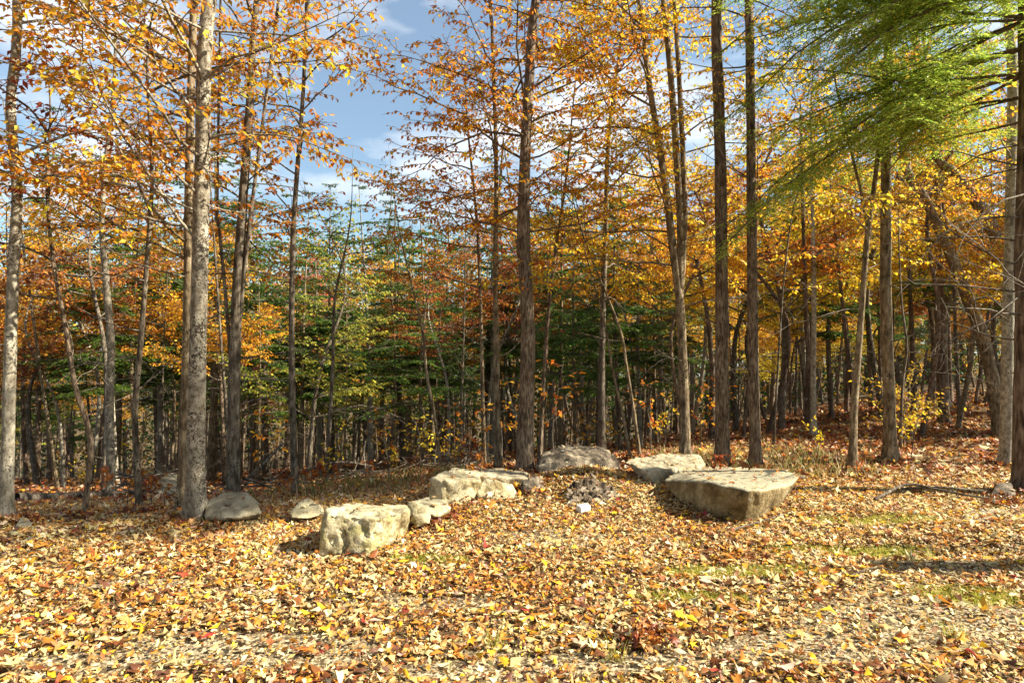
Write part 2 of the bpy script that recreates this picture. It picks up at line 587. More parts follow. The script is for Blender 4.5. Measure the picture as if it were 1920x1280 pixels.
# ------------------------------------------------------------------ leaves
MAPLE_A = [-90, -58, -20, 8, 35, 62, 90, 118, 145, 172, 200, 238]
MAPLE_R = [.14, .26, .46, .24, .60, .27, .64, .27, .60, .24, .46, .26]
maple_v = np.array([[0, 0]] + [[r * math.cos(math.radians(a)), r * math.sin(math.radians(a))] for a, r in zip(MAPLE_A, MAPLE_R)])
maple_f = np.array([[0, 1 + i, 1 + (i + 1) % 12] for i in range(12)])
oval_v = np.array([[0, -.5], [0, -.2], [0, .15], [0, .55], [.17, -.3], [.25, 0], [.15, .32], [-.17, -.3], [-.25, 0], [-.15, .32]])
oval_f = np.array([[0, 4, 1], [1, 4, 5], [1, 5, 2], [2, 5, 6], [2, 6, 3], [0, 1, 7], [1, 8, 7], [1, 2, 8], [2, 9, 8], [2, 3, 9]])
ovs_v = np.array([[0, -.5], [.25, -.02], [0, .55], [-.25, -.02], [0, 0]])
ovs_f = np.array([[0, 1, 4], [4, 1, 2], [4, 2, 3], [0, 4, 3]])
bit_v = np.array([[0, -.5], [.3, 0], [0, .5], [-.3, 0]])
bit_f = np.array([[0, 1, 2], [0, 2, 3]])


def curled(t2, n, rng, curl):
    """(n,k,3) curled copies of a flat leaf template"""
    k = len(t2)
    x = np.repeat(t2[None, :, 0], n, 0)
    y = np.repeat(t2[None, :, 1], n, 0)
    c1 = rng.normal(0, curl, (n, 1))
    c2 = rng.normal(0, curl, (n, 1))
    c3 = rng.normal(0, curl, (n, 1))
    z = c1 * x * x * 2.2 + c2 * y * y * 1.6 + c3 * x * y * 1.5 + rng.normal(0, curl * 0.11, (n, k))
    sx = 1 - 0.25 * np.abs(c1)
    return np.stack([x * sx, y, z], -1)


def orient(v, yaw, pitch, roll):
    cy_, sy_ = np.cos(yaw)[:, None], np.sin(yaw)[:, None]
    cp, sp = np.cos(pitch)[:, None], np.sin(pitch)[:, None]
    cr, sr = np.cos(roll)[:, None], np.sin(roll)[:, None]
    x, y, z = v[..., 0], v[..., 1], v[..., 2]
    y, z = y * cp - z * sp, y * sp + z * cp
    x, z = x * cr + z * sr, -x * sr + z * cr
    return np.stack([x * cy_ - y * sy_, x * sy_ + y * cy_, z], -1)


LITTER_COL = np.array([
    (0.60, 0.46, 0.20), (0.46, 0.27, 0.085), (0.74, 0.62, 0.36), (0.60, 0.25, 0.035),
    (0.24, 0.085, 0.025), (0.74, 0.44, 0.025), (0.34, 0.05, 0.03), (0.55, 0.34, 0.25), (0.14, 0.06, 0.03)])
LITTER_W = np.array([.30, .21, .14, .125, .12, .065, .006, .02, .05])
RUSTY = np.array([.5, 1.0, .5, 1.9, 2.6, 1.0, 2.0, 1.0, 2.4])


def pick_col(rng, n, cols, w, jit=0.12):
    i = rng.choice(len(cols), n, p=w / w.sum())
    c = cols[i] * (1 + rng.normal(0, jit, (n, 1))) * (1 + rng.normal(0, jit * 0.4, (n, 3)))
    return np.clip(c, 0.005, 0.85)


def litter_mesh(name, x, y, size, rng, shapes=('maple', 'oval'), curl=0.5, tilt=0.35, lift=0.018, w=LITTER_W):
    vs_, fs_, cs_, n0 = [], [], [], 0
    which = rng.integers(0, len(shapes), len(x))
    for s, sh in enumerate(shapes):
        k = which == s
        n = int(k.sum())
        t2, tf = {'maple': (maple_v, maple_f), 'oval': (oval_v, oval_f), 'ovs': (ovs_v, ovs_f), 'bit': (bit_v, bit_f)}[sh]
        v = curled(t2, n, rng, curl) * size[k][:, None, None]
        v = orient(v, rng.uniform(0, 6.283, n), rng.normal(0, tilt, n), rng.normal(0, tilt, n))
        z0 = terrain(x[k], y[k]) + rng.uniform(0.004, lift, n)
        low = v[..., 2].min(1)
        z0 = z0 - np.minimum(low, 0) * 0.55
        v = v + np.stack([x[k], y[k], z0], -1)[:, None, :]
        m = len(t2)
        f = tf[None] + (np.arange(n) * m)[:, None, None] + n0
        vs_.append(v.reshape(-1, 3))
        fs_.append(f.reshape(-1, 3))
        clump = fbm(np.stack([x[k] * 1.3, y[k] * 1.3, np.zeros(n)], -1), 4, 77, 0.6)
        ca, cb = pick_col(rng, n, LITTER_COL, w), pick_col(rng, n, LITTER_COL, w * RUSTY)
        cc = np.where((rng.random(n) < smoothstep(-0.05, 0.45, clump))[:, None], cb, ca)
        cs_.append(np.repeat(cc, m, 0))
        n0 += n * m
    return mesh_np(name, np.concatenate(vs_), np.concatenate(fs_), np.concatenate(cs_), mats=[M['litter']])


def sector(rng, n, d0, d1, half=0.86, power=1.0):
    """random points of the clearing between distances d0 and d1"""
    d = np.sqrt(rng.uniform(d0 ** 2, d1 ** 2, n))
    x = rng.uniform(-1, 1, n) * (half * d + 0.4)
    return x, d


def thin_moss(rng, x, y, keep=0.45):
    """fewer leaves where moss and grit show through"""
    m = np.maximum(*bare_masks(x, y))
    return rng.random(len(x)) > m * (1 - keep)


x, y = sector(NR, 92000, 2.5, 7.2)
k = thin_moss(NR, x, y, 0.2)
x, y = x[k], y[k]
sz = np.clip(NR.lognormal(math.log(0.034), 0.44, len(x)), 0.012, 0.10)
obj('leaf_litter', mesh_np_near := litter_mesh('leaf_litter', x, y, sz, NR, ('maple', 'oval', 'ovs', 'ovs', 'ovs', 'ovs'), 0.48, 0.20, 0.026), kind='stuff',
    label='fallen tan, cream and orange leaves carpeting the sunny clearing', category='leaf litter')
x, y = sector(NR, 95000, 2.5, 8.0)
k = thin_moss(NR, x, y, 0.5)
x, y = x[k], y[k]
sz = np.clip(NR.lognormal(math.log(.020), .45, len(x)), .008, .055)
obj('leaf_crumbs', litter_mesh('leaf_crumbs', x, y, sz, NR, ('bit',), 0.5, 0.5, 0.012), kind='stuff',
    label='small broken leaf crumbs and grit between the fallen leaves', category='leaf litter')
x, y = sector(NR, 46000, 7.0, 14.0, 0.9)
sz = np.clip(NR.lognormal(math.log(0.075), 0.3, len(x)), 0.03, 0.14)
W2 = LITTER_W * np.array([.6, 1.0, .4, 1.3, 2.0, .8, 2, 1, 2])
obj('leaf_litter', litter_mesh('leaf_litter_mid', x, y, sz, NR, ('ovs', 'bit'), 0.5, 0.35, 0.02, W2), kind='stuff',
    label='brown and orange fallen leaves under the first trees', category='leaf litter')
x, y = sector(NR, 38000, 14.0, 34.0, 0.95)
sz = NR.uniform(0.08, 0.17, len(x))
W3 = LITTER_W * np.array([.15, .6, .05, 1.2, 3.2, .2, 4, .8, 5])  # weighted to dark leaves so their colour deepens the wood's shade
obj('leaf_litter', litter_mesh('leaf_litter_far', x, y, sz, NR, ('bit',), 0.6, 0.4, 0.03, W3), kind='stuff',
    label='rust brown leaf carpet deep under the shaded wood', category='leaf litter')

# the 300 largest fallen leaves, each one on its own
LEAF_KINDS = [
    ('maple', 5, 'golden yellow lobed maple leaf lying on the pale leaf litter', 'golden maple leaves on the litter', 0.085),
    ('maple', 3, 'orange lobed maple leaf lying on the leaf litter', 'orange maple leaves on the litter', 0.082),
    ('maple', 2, 'cream white dried maple leaf catching the sun on the litter', 'cream maple leaves on the litter', 0.078),
    ('maple', 1, 'tan dried maple leaf lying on the leaf litter', 'tan maple leaves on the litter', 0.082),
    ('maple', 4, 'dark rust brown curled maple leaf on the leaf litter', 'rust maple leaves on the litter', 0.078),
    ('oval', 5, 'golden yellow oval beech leaf lying on the leaf litter', 'golden beech leaves on the litter', 0.09),
    ('oval', 2, 'cream white oval beech leaf catching the sun on the litter', 'cream beech leaves on the litter', 0.085),
    ('oval', 3, 'orange oval beech leaf lying on the leaf litter', 'orange beech leaves on the litter', 0.085),
    ('oval', 0, 'straw coloured oval beech leaf lying on the leaf litter', 'straw beech leaves on the litter', 0.085),
    ('maple', 6, 'dark red lobed maple leaf lying on the leaf litter', 'dark red maple leaves on the litter', 0.075),
]
rngL = np.random.default_rng(31)
kind_meshes = []
for sh, ci, lab, grp, s in LEAF_KINDS:
    t2, tf = (maple_v, maple_f) if sh == 'maple' else (oval_v, oval_f)
    ms = []
    for q in range(3):
        v = curled(t2, 1, rngL, 0.42)[0] * s
        ms.append(mesh_np('fallen_leaf', v, tf, np.repeat(pick_col(rngL, 1, LITTER_COL[ci:ci + 1], np.array([1.0])), len(t2), 0), mats=[M['litter']]))
    kind_meshes.append(ms)
KW = np.array([.15, .13, .13, .16, .12, .08, .09, .06, .08, .008])
lx, ly = sector(rngL, 300, 2.85, 4.9, 0.76)
for q in range(300):
    kq = int(rngL.choice(10, p=KW / KW.sum()))
    sh, ci, lab, grp, s = LEAF_KINDS[kq]
    o = obj('fallen_leaf', kind_meshes[kq][int(rngL.integers(3))], label=lab, category='leaf', group=grp)
    o.location = (lx[q], ly[q], ground_z(lx[q], ly[q]) + 0.028 + rngL.uniform(0, 0.012))
    o.rotation_euler = (rngL.normal(0, .15), rngL.normal(0, .15), rngL.uniform(0, 6.28))
    sc_ = rngL.uniform(0.6, 1.15)
    o.scale = (sc_, sc_, sc_)


# ------------------------------------------------------------------ rocks
def rock(name, pts, mat, label, category, seed, amp=0.02, edge=0.05, rough=7.0, smooth_it=2, group=None, chips=0.0):
    pts = [Vector(p) for p in pts]
    c = sum(pts, Vector()) / len(pts)
    base = Vector((c.x, c.y, min(p.z for p in pts)))
    bm = bmesh.new()
    for p in pts:
        q_ = p - c
        bm.verts.new(c + q_ * 1.04 - base + Vector((0, 0, 0.012)))
    r = bmesh.ops.convex_hull(bm, input=bm.verts)
    bmesh.ops.delete(bm, geom=list({g for g in r['geom_interior'] + r['geom_unused'] if isinstance(g, bmesh.types.BMVert)}), context='VERTS')
    for it in range(7):
        es = [e for e in bm.edges if e.calc_length() > edge]
        if not es:
            break
        bmesh.ops.subdivide_edges(bm, edges=es, cuts=1)
        bmesh.ops.triangulate(bm, faces=bm.faces[:])
    for it in range(smooth_it):
        bmesh.ops.smooth_vert(bm, verts=bm.verts, factor=0.5, use_axis_x=True, use_axis_y=True, use_axis_z=True)
    bm.normal_update()
    co = np.array([v.co for v in bm.verts])
    no = np.array([v.normal for v in bm.verts])
    d = fbm(co * rough * 0.4, 5, seed, 0.55) * amp * 1.3
    rid = 1 - np.abs(fbm(co * rough * 0.9, 3, seed + 5))
    d = d - np.clip(rid - 0.86, 0, 1) * amp * 5 * (1 + chips)
    d = d + fbm(co * rough * 3.0, 3, seed + 9) * amp * 0.45
    co2 = co + no * d[:, None]
    for v, p in zip(bm.verts, co2):
        v.co = p
    me = bpy.data.meshes.new(name)
    bm.to_mesh(me)
    bm.free()
    me.materials.append(mat)
    me.polygons.foreach_set('use_smooth', np.ones(len(me.polygons), dtype=bool))
    me.update()
    o = obj(name, me, loc=base, label=label, category=category)
    if group:
        o['group'] = group
    return o


# block-shaped boulder at the edge of the clearing
rock('boulder', [P(612, 958, 4.55), P(618, 968, 4.46), P(664, 944, 5.05), P(766, 953, 5.0), P(764, 960, 4.82), P(702, 976, 4.46),
                 P(597, 1052, 4.42), P(640, 1056, 4.40), P(690, 1052, 4.42), P(748, 1018, 4.80), P(760, 1000, 5.1), P(650, 1000, 5.1), P(612, 1030, 4.75)],
     M['granite_mossy'], 'squarish pale boulder with mossy front face and bright flat side in the litter', 'boulder', 3, 0.022, 0.035, 9, 1, chips=1)
rock('stone', [P(764, 945, 5.25), P(800, 937, 5.5), P(838, 940, 5.5), P(846, 955, 5.3), P(820, 972, 5.2), P(772, 972, 5.2), P(768, 968, 5.5), P(838, 968, 5.6)],
     M['granite_pale'], 'low pale stone running right from behind the squarish mossy boulder', 'stone', 5, 0.018, 0.035)
rock('stone', [P(772, 966, 5.05), P(795, 962, 5.1), P(808, 968, 5.1), P(806, 984, 5.0), P(780, 992, 5.0), P(768, 984, 5.1), P(800, 985, 5.3)],
     M['granite_pale'], 'small pale stone tucked against the low pale stone by the squarish boulder', 'stone', 7, 0.012, 0.03)
# group of three in the middle
rock('boulder', [P(806, 898, 5.95), P(815, 894, 6.0), P(850, 881, 6.6), P(893, 887, 6.6), P(900, 903, 6.0), P(838, 903, 5.88), P(803, 944, 5.95),
                 P(830, 950, 5.85), P(878, 948, 5.95), P(905, 938, 6.2), P(850, 930, 6.7)],
     M['granite_pale'], 'angular sunlit boulder with a shaded left face beside the grassy weeds', 'boulder', 11, 0.022, 0.04, 7, 1)
rock('boulder', [P(892, 925, 6.0), P(906, 899, 6.1), P(935, 904, 6.1), P(962, 908, 6.15), P(970, 930, 6.1), P(968, 945, 6.05), P(900, 946, 6.0), P(925, 940, 6.5), P(960, 938, 6.5)],
     M['granite_pale'], 'small pale wedge of rock leaning in front of the long grey rock', 'boulder', 13, 0.018, 0.035)
rock('boulder', [P(880, 884, 6.5), P(925, 881, 7.0), P(975, 886, 7.0), P(1005, 895, 6.7), P(985, 900, 6.4), P(900, 895, 6.4), P(890, 930, 6.5), P(980, 935, 6.4), P(1005, 930, 6.7), P(920, 925, 7.1)],
     M['granite'], 'long low grey rock behind the pale wedge of rock', 'boulder', 17, 0.025, 0.045)
rock('boulder', [P(978, 905, 6.2), P(1005, 893, 6.4), P(1018, 905, 6.4), P(1022, 922, 6.3), P(1008, 938, 6.2), P(980, 942, 6.15), P(972, 930, 6.3), P(1000, 928, 6.6)],
     M['granite_dark'], 'small weathered grey rock with dark cracks at the end of the long rock', 'boulder', 19, 0.022, 0.03, 12, 1, chips=1)
# round boulder behind
rock('boulder', [P(1008, 880, 6.9), P(1015, 855, 7.1), P(1050, 841, 7.3), P(1075, 834, 7.6), P(1110, 835, 7.6), P(1140, 845, 7.4), P(1160, 868, 7.2),
                 P(1165, 895, 7.0), P(1120, 865, 6.9), P(1070, 858, 6.85), P(1030, 905, 6.75), P(1100, 905, 6.75), P(1010, 900, 7.2), P(1150, 890, 7.9), P(1040, 890, 7.9)],
     M['granite_dark'], 'rounded dark stained boulder with pale lichen on top behind the rotten wood', 'boulder', 23, 0.04, 0.05, 5, 3)
# tilted angular rock
rock('boulder', [P(1172, 868, 6.75), P(1190, 861, 7.0), P(1270, 854, 7.5), P(1308, 853, 7.5), P(1320, 872, 7.1), P(1255, 880, 6.6), P(1215, 885, 6.6),
                 P(1230, 928, 6.65), P(1210, 905, 6.7), P(1290, 925, 6.7), P(1310, 905, 7.3)],
     M['granite'], 'tilted angular rock with flat grey top wedged behind the big slab', 'boulder', 29, 0.025, 0.045, 7, 1)
# big flat slab
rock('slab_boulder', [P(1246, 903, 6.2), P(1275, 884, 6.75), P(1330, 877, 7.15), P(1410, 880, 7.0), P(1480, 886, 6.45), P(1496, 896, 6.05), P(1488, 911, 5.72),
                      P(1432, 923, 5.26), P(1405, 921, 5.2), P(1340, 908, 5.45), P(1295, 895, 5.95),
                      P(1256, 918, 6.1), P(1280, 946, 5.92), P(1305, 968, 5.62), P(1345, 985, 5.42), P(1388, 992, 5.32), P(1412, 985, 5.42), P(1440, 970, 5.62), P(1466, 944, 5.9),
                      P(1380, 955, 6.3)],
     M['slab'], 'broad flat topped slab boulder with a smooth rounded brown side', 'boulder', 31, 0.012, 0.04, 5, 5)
# stones to the left
rock('boulder', [P(380, 950, 5.5), P(400, 930, 5.65), P(432, 922, 5.75), P(468, 928, 5.7), P(485, 945, 5.55), P(494, 964, 5.45), P(440, 974, 5.35), P(385, 974, 5.38), P(430, 965, 6.1), P(400, 985, 5.6), P(480, 985, 5.6)],
     M['granite'], 'low rounded tan boulder just behind the speckled trunk', 'boulder', 37, 0.022, 0.04, 6, 3)
rock('stone', [P(540, 962, 5.45), P(560, 940, 5.6), P(578, 934, 5.65), P(604, 950, 5.55), P(609, 965, 5.45), P(580, 974, 5.36), P(545, 974, 5.38), P(580, 965, 5.9), P(575, 985, 5.6)],
     M['granite_pale'], 'small pale peaked stone between the tan boulder and the squarish boulder', 'stone', 41, 0.016, 0.035)
rock('stone', [P(28, 985, 5.2), P(36, 972, 5.3), P(52, 972, 5.3), P(62, 984, 5.2), P(58, 995, 5.15), P(30, 996, 5.15), P(45, 985, 5.5)],
     M['granite'], 'small grey stone at the foot of the smooth grey trunk', 'stone', 43, 0.012, 0.03)
rock('boulder', [P(268, 918, 9.0), P(285, 892, 9.3), P(310, 885, 9.6), P(335, 892, 9.4), P(340, 925, 9.0), P(300, 932, 8.8), P(320, 910, 10)],
     M['granite'], 'grey boulder half hidden by brush at the edge of the wood', 'boulder', 47, 0.03, 0.06)
rock('stone', [P(1858, 928, 6.0), P(1870, 908, 6.15), P(1895, 906, 6.2), P(1905, 928, 6.0), P(1890, 935, 5.95), P(1866, 935, 5.95), P(1885, 922, 6.4)],
     M['granite_dark'], 'dark rounded stone at the foot of the big hemlock trunk', 'stone', 53, 0.014, 0.03)
rock('stone', [P(1800, 968, 5.4), P(1840, 956, 5.6), P(1920, 958, 5.6), P(1990, 965, 5.5), P(1990, 985, 5.2), P(1900, 984, 5.2), P(1810, 980, 5.25), P(1880, 975, 5.9)],
     M['granite'], 'flat low ledge of grey rock showing through the leaves', 'stone', 59, 0.012, 0.035)
rock('stone', [P(1203, 1210, 3.15), P(1210, 1192, 3.18), P(1222, 1190, 3.2), P(1232, 1205, 3.17), P(1228, 1218, 3.12), P(1206, 1220, 3.11), P(1218, 1210, 3.25)],
     M['granite_pale'], 'small pale pebble standing up from the leaf litter', 'stone', 61, 0.004, 0.015, 20)
# rotten wood heap in front of the round boulder
rock('rotten_stump', [P(1056, 938, 6.0), P(1066, 910, 6.2), P(1098, 898, 6.3), P(1135, 908, 6.25), P(1154, 926, 6.1), P(1160, 950, 5.9), P(1110, 958, 5.8), P(1062, 955, 5.82), P(1110, 930, 6.7)],
     M['rotten'], 'crumbling grey rotten stump heaped with leaves before the rounded boulder', 'stump', 67, 0.03, 0.022, 12, 1, chips=1.5)
rw = random.Random(3)
for q, (px, py, d_, L_, lab) in enumerate([(1112, 900, 6.32, .17, 'upright grey snag of rotten wood leaning on the rounded boulder'),
                                           (1078, 930, 6.0, .16, 'split grey piece of rotten wood on the near edge of the stump heap'),
                                           (1100, 940, 5.92, .13, 'pale short chunk of rotten wood just behind the white block'),
                                           (1128, 935, 6.0, .18, 'long grey splinter of rotten wood lying across the stump heap'),
                                           (1148, 918, 6.15, .15, 'grey chunk of rotten wood at the slab side of the heap'),
                                           (1086, 912, 6.18, .14, 'small dark chunk of rotten wood high on the stump heap')]):
    c0 = P(px, py, d_)
    ax = Vector((rw.uniform(-.3, .3), rw.uniform(-.3, .3), 1.0)) if q == 0 else Vector((rw.uniform(-1, 1), rw.uniform(-.6, .6), rw.uniform(0.0, .5)))
    ax.normalize()
    e1 = ax.orthogonal().normalized()
    e2 = ax.cross(e1)
    pl = []
    for k_ in range(14):
        t_ = rw.uniform(-.5, .5)
        w_ = L_ * .27 * (1.1 - abs(t_))
        a_ = rw.uniform(0, 6.28)
        pl.append(c0 + ax * L_ * t_ + e1 * w_ * math.cos(a_) + e2 * w_ * math.sin(a_) * .6)
    rock('rotten_wood', pl, M['rotten'], lab, 'wood', 71 + q, 0.012, 0.016, 22, 0, chips=1)

# leaves that came to rest on the rocks
from mathutils.bvhtree import BVHTree
rk = []
for o in [o for o in col.objects if o.name.split('.')[0] in ('boulder', 'slab_boulder', 'stone', 'rotten_stump')]:
    tree = BVHTree.FromPolygons([v.co for v in o.data.vertices], [tuple(p.vertices) for p in o.data.polygons])
    cs = np.array([v.co for v in o.data.vertices])
    lo, hi = cs.min(0), cs.max(0)
    n_ = int(140 * (hi[0] - lo[0]) * (hi[1] - lo[1])) if 'rotten' in o.name else int(45 * (hi[0] - lo[0]) * (hi[1] - lo[1]))
    for q in range(n_):
        xx_, yy_ = NR.uniform(lo[0], hi[0]), NR.uniform(lo[1], hi[1])
        hit, nrm, _, _ = tree.ray_cast(Vector((xx_, yy_, hi[2] + 1)), Vector((0, 0, -1)))
        if hit is not None and nrm.z > 0.75:
            rk.append(o.location + hit + Vector((0, 0, 0.006)))
rk = np.array(rk)
n_ = len(rk)
lv = curled(oval_v, n_, NR, 0.4) * NR.uniform(0.03, 0.075, n_)[:, None, None]
lv = orient(lv, NR.uniform(0, 6.28, n_), NR.normal(0, .12, n_), NR.normal(0, .12, n_))
lv[..., 2] -= lv[..., 2].min(1)[:, None] * 0.7
lv = lv + rk[:, None, :]
lf = oval_f[None] + (np.arange(n_) * len(oval_v))[:, None, None]
obj('leaf_litter', mesh_np('leaf_litter_rocks', lv.reshape(-1, 3), lf.reshape(-1, 3), np.repeat(pick_col(NR, n_, LITTER_COL, LITTER_W), len(oval_v), 0), mats=[M['litter']]),
    kind='stuff', label='scattered fallen leaves resting on top of the rocks', category='leaf litter')

# small white block
bm = bmesh.new()
bmesh.ops.create_cube(bm, size=1.0)
for v in bm.verts:
    v.co = Vector((v.co.x * 0.105, v.co.y * 0.075, v.co.z * 0.055))
bmesh.ops.bevel(bm, geom=bm.edges[:], offset=0.005, segments=2, affect='EDGES')
me = bpy.data.meshes.new('stone_block')
bm.to_mesh(me)
bm.free()
me.materials.append(plain_material('white_stone', (0.55, 0.52, 0.46), (0.78, 0.76, 0.70), 30))
bp_ = P(1094, 962, 5.6)
ob = obj('stone_block', me, label='small white rectangular block lying in front of the rotten stump', category='block')
ob.location = (bp_.x, bp_.y, ground_z(bp_.x, bp_.y) + 0.055)
ob.rotation_euler = (0.05, -0.08, 0.45)


# ------------------------------------------------------------------ tree growing
class Foliage:
    def __init__(self):
        self.b, self.d, self.n, self.s = [], [], [], []

    def add(self, base, d, n, s):
        self.b.append(base)
        self.d.append(d)
        self.n.append(n)
        self.s.append(s)

    def arr(self):
        return np.array(self.b), np.array(self.d), np.array(self.n), np.array(self.s)


def unit(a):
    return a / np.maximum(np.linalg.norm(a, axis=-1, keepdims=True), 1e-9)


LEAF4 = (np.array([[0, 0, 0], [.27, .42, .05], [0, 1, -.10], [-.27, .42, .05], [0, .48, -.02]]), np.array([[0, 1, 4], [4, 1, 2], [2, 3, 4], [4, 3, 0]]))
LEAF2 = (np.array([[0, 0, 0], [.30, .45, .04], [0, 1, -.08], [-.30, .45, .04]]), np.array([[0, 1, 2], [0, 2, 3]]))
NEED2 = (np.array([[0, 0, 0], [.17, .45, 0], [0, 1, -.05], [-.17, .45, 0]]), np.array([[0, 1, 2], [0, 2, 3]]))


def leaf_arrays(fol, tmpl, rng, cols, w, jit=0.13):
    b, d, n, s = fol
    tv, tf = tmpl
    d = unit(d)
    sx = unit(np.cross(d, n))
    nn = np.cross(sx, d)
    v = tv[None, :, 0:1] * sx[:, None, :] + tv[None, :, 1:2] * d[:, None, :] + tv[None, :, 2:3] * nn[:, None, :]
    v = v * s[:, None, None] + b[:, None, :]
    m = len(tv)
    f = tf[None] + (np.arange(len(b)) * m)[:, None, None]
    c = np.repeat(pick_col(rng, len(b), np.array(cols), np.array(w, dtype=float), jit), m, 0)
    return v.reshape(-1, 3), f.reshape(-1, 3), c


def limb(rng, p0, d0, L, n, bend, wob):
    """wandering path; bend = upward turning over the whole length"""
    d = np.array(d0, dtype=float)
    d /= np.linalg.norm(d)
    p = np.array(p0, dtype=float)
    out = [p.copy()]
    for i in range(n):
        d = d + rng.normal(0, wob, 3)
        d[2] += bend / n
        d /= np.linalg.norm(d)
        p = p + d * (L / n)
        out.append(p.copy())
    return np.array(out)


def at_path(pts, t):
    k = t * (len(pts) - 1)
    i = min(int(k), len(pts) - 2)
    return pts[i] + (pts[i + 1] - pts[i]) * (k - i), unit(pts[i + 1] - pts[i])


UP = np.array([0.0, 0, 1])


def leafy_branch(rng, geo, fol, p0, d0, L, r0, leaf, dens=1.0, bend=0.25, seg=5, t0=0.2, drop=0.5, fine=True):
    """a limb with side shoots and twigs; leaves sit along the shoots in flat layers"""
    pts = limb(rng, p0, d0, L, 8, bend, 0.13)
    geo.tube(pts, np.linspace(r0, r0 * 0.18, len(pts)), seg)
    nchild = max(4, int(L * 6.0 * dens))
    side = 1
    for i in range(nchild):
        t = t0 + (1 - t0) * (i + rng.uniform(0, 1)) / nchild
        p, td = at_path(pts, min(t, 0.999))
        side = -side
        lat = unit(np.cross(td, UP)) * side
        cd = unit(td * rng.uniform(0.35, 0.9) + lat * rng.uniform(0.6, 1.1) + UP * rng.normal(0.05, 0.28))
        cl = L * (0.16 + 0.30 * (1 - t)) * rng.uniform(0.6, 1.25)
        cl = min(max(cl, 0.18), 1.3)
        cp = limb(rng, p, cd, cl, 4, 0.05, 0.10)
        geo.tube(cp, np.linspace(max(r0 * 0.32, 0.004), 0.0025, len(cp)), 3)
        shoots = [(cp, cl)]
        nt = int(cl * 9)
        for j in range(nt):
            tp, tdv = at_path(cp, 0.15 + 0.8 * (j + rng.random()) / max(nt, 1))
            l2 = unit(np.cross(tdv, UP)) * (1 if j % 2 else -1)
            sd = unit(tdv * 0.7 + l2 * rng.uniform(0.5, 1.0) + UP * rng.normal(0, 0.2))
            sl = rng.uniform(0.10, 0.30)
            sp = np.array([tp, tp + sd * sl * 0.5, tp + sd * sl - UP * 0.02])
            if fine:
                geo.tube(sp, [0.0028, 0.002, 0.0014], 3)
            shoots.append((sp, sl))
        for sp, sl in shoots:
            nl = max(2, int(sl / (leaf * 0.62)))
            for q in range(nl):
                if rng.random() > 0.86:
                    continue
                lp, ld = at_path(sp, min(0.999, (q + 0.7) / nl))
                l3 = unit(np.cross(ld, UP)) * (1 if q % 2 else -1)
                dd = unit(ld * rng.uniform(0.2, 0.9) + l3 * rng.uniform(0.3, 1.0) - UP * rng.uniform(0.0, 2 * drop))
                nn = unit(UP + rng.normal(0, 0.45, 3))
                fol.add(lp, dd, nn, leaf * rng.uniform(0.7, 1.25))
    return pts


PAL = {
    'orange': ([(0.64, 0.245, 0.022), (0.72, 0.36, 0.028), (0.50, 0.16, 0.022), (0.76, 0.46, 0.03), (0.30, 0.10, 0.02)], [4, 4.4, 2, 1.8, .9]),
    'gold': ([(0.68, 0.36, 0.02), (0.74, 0.47, 0.03), (0.56, 0.23, 0.02), (0.62, 0.48, 0.06), (0.33, 0.12, 0.02), (0.38, 0.36, 0.06)], [4, 3.4, 2.6, 1.2, 1, .9]),
    'yellow': ([(0.74, 0.52, 0.03), (0.66, 0.42, 0.02), (0.55, 0.50, 0.08), (0.60, 0.28, 0.02)], [4, 3, 1.6, 1.2]),
    'rust': ([(0.30, 0.085, 0.025), (0.42, 0.15, 0.025), (0.22, 0.06, 0.025), (0.52, 0.22, 0.03)], [3, 3, 2, 1]),
    'red': ([(0.55, 0.12, 0.07), (0.62, 0.2, 0.1), (0.40, 0.07, 0.05), (0.6, 0.3, 0.08)], [3, 2, 2, 1]),
    'wine': ([(0.25, 0.05, 0.04), (0.40, 0.15, 0.03), (0.16, 0.05, 0.05), (0.5, 0.22, 0.03)], [3, 2, 2, 1.5]),
    'lime': ([(0.30, 0.34, 0.05), (0.45, 0.42, 0.05), (0.55, 0.45, 0.05), (0.20, 0.26, 0.04)], [3, 3, 2, 2]),
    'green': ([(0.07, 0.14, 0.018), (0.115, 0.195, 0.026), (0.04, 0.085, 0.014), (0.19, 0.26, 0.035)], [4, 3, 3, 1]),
    'bright': ([(0.30, 0.43, 0.05), (0.41, 0.51, 0.07), (0.16, 0.27, 0.04), (0.52, 0.55, 0.10)], [4, 3, 2, 1.5]),  # near hemlock greens raised to carry the sun on its boughs
}


def finish_crown(fol_arr, tmpl, rng, pal):
    v, f, c = leaf_arrays(fol_arr, tmpl, rng, *PAL[pal])
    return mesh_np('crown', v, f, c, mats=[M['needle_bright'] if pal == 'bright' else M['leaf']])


single_leaf = {}


def leaf_single_mesh(pal, idx):
    if (pal, idx) not in single_leaf:
        tv, tf = LEAF4
        cols = PAL[pal][0]
        c = np.repeat(np.array([cols[idx % len(cols)]]), len(tv), 0)
        single_leaf[(pal, idx)] = mesh_np('leaf', tv, tf, c, mats=[M['leaf']])
    return single_leaf[(pal, idx)]


FEET = []


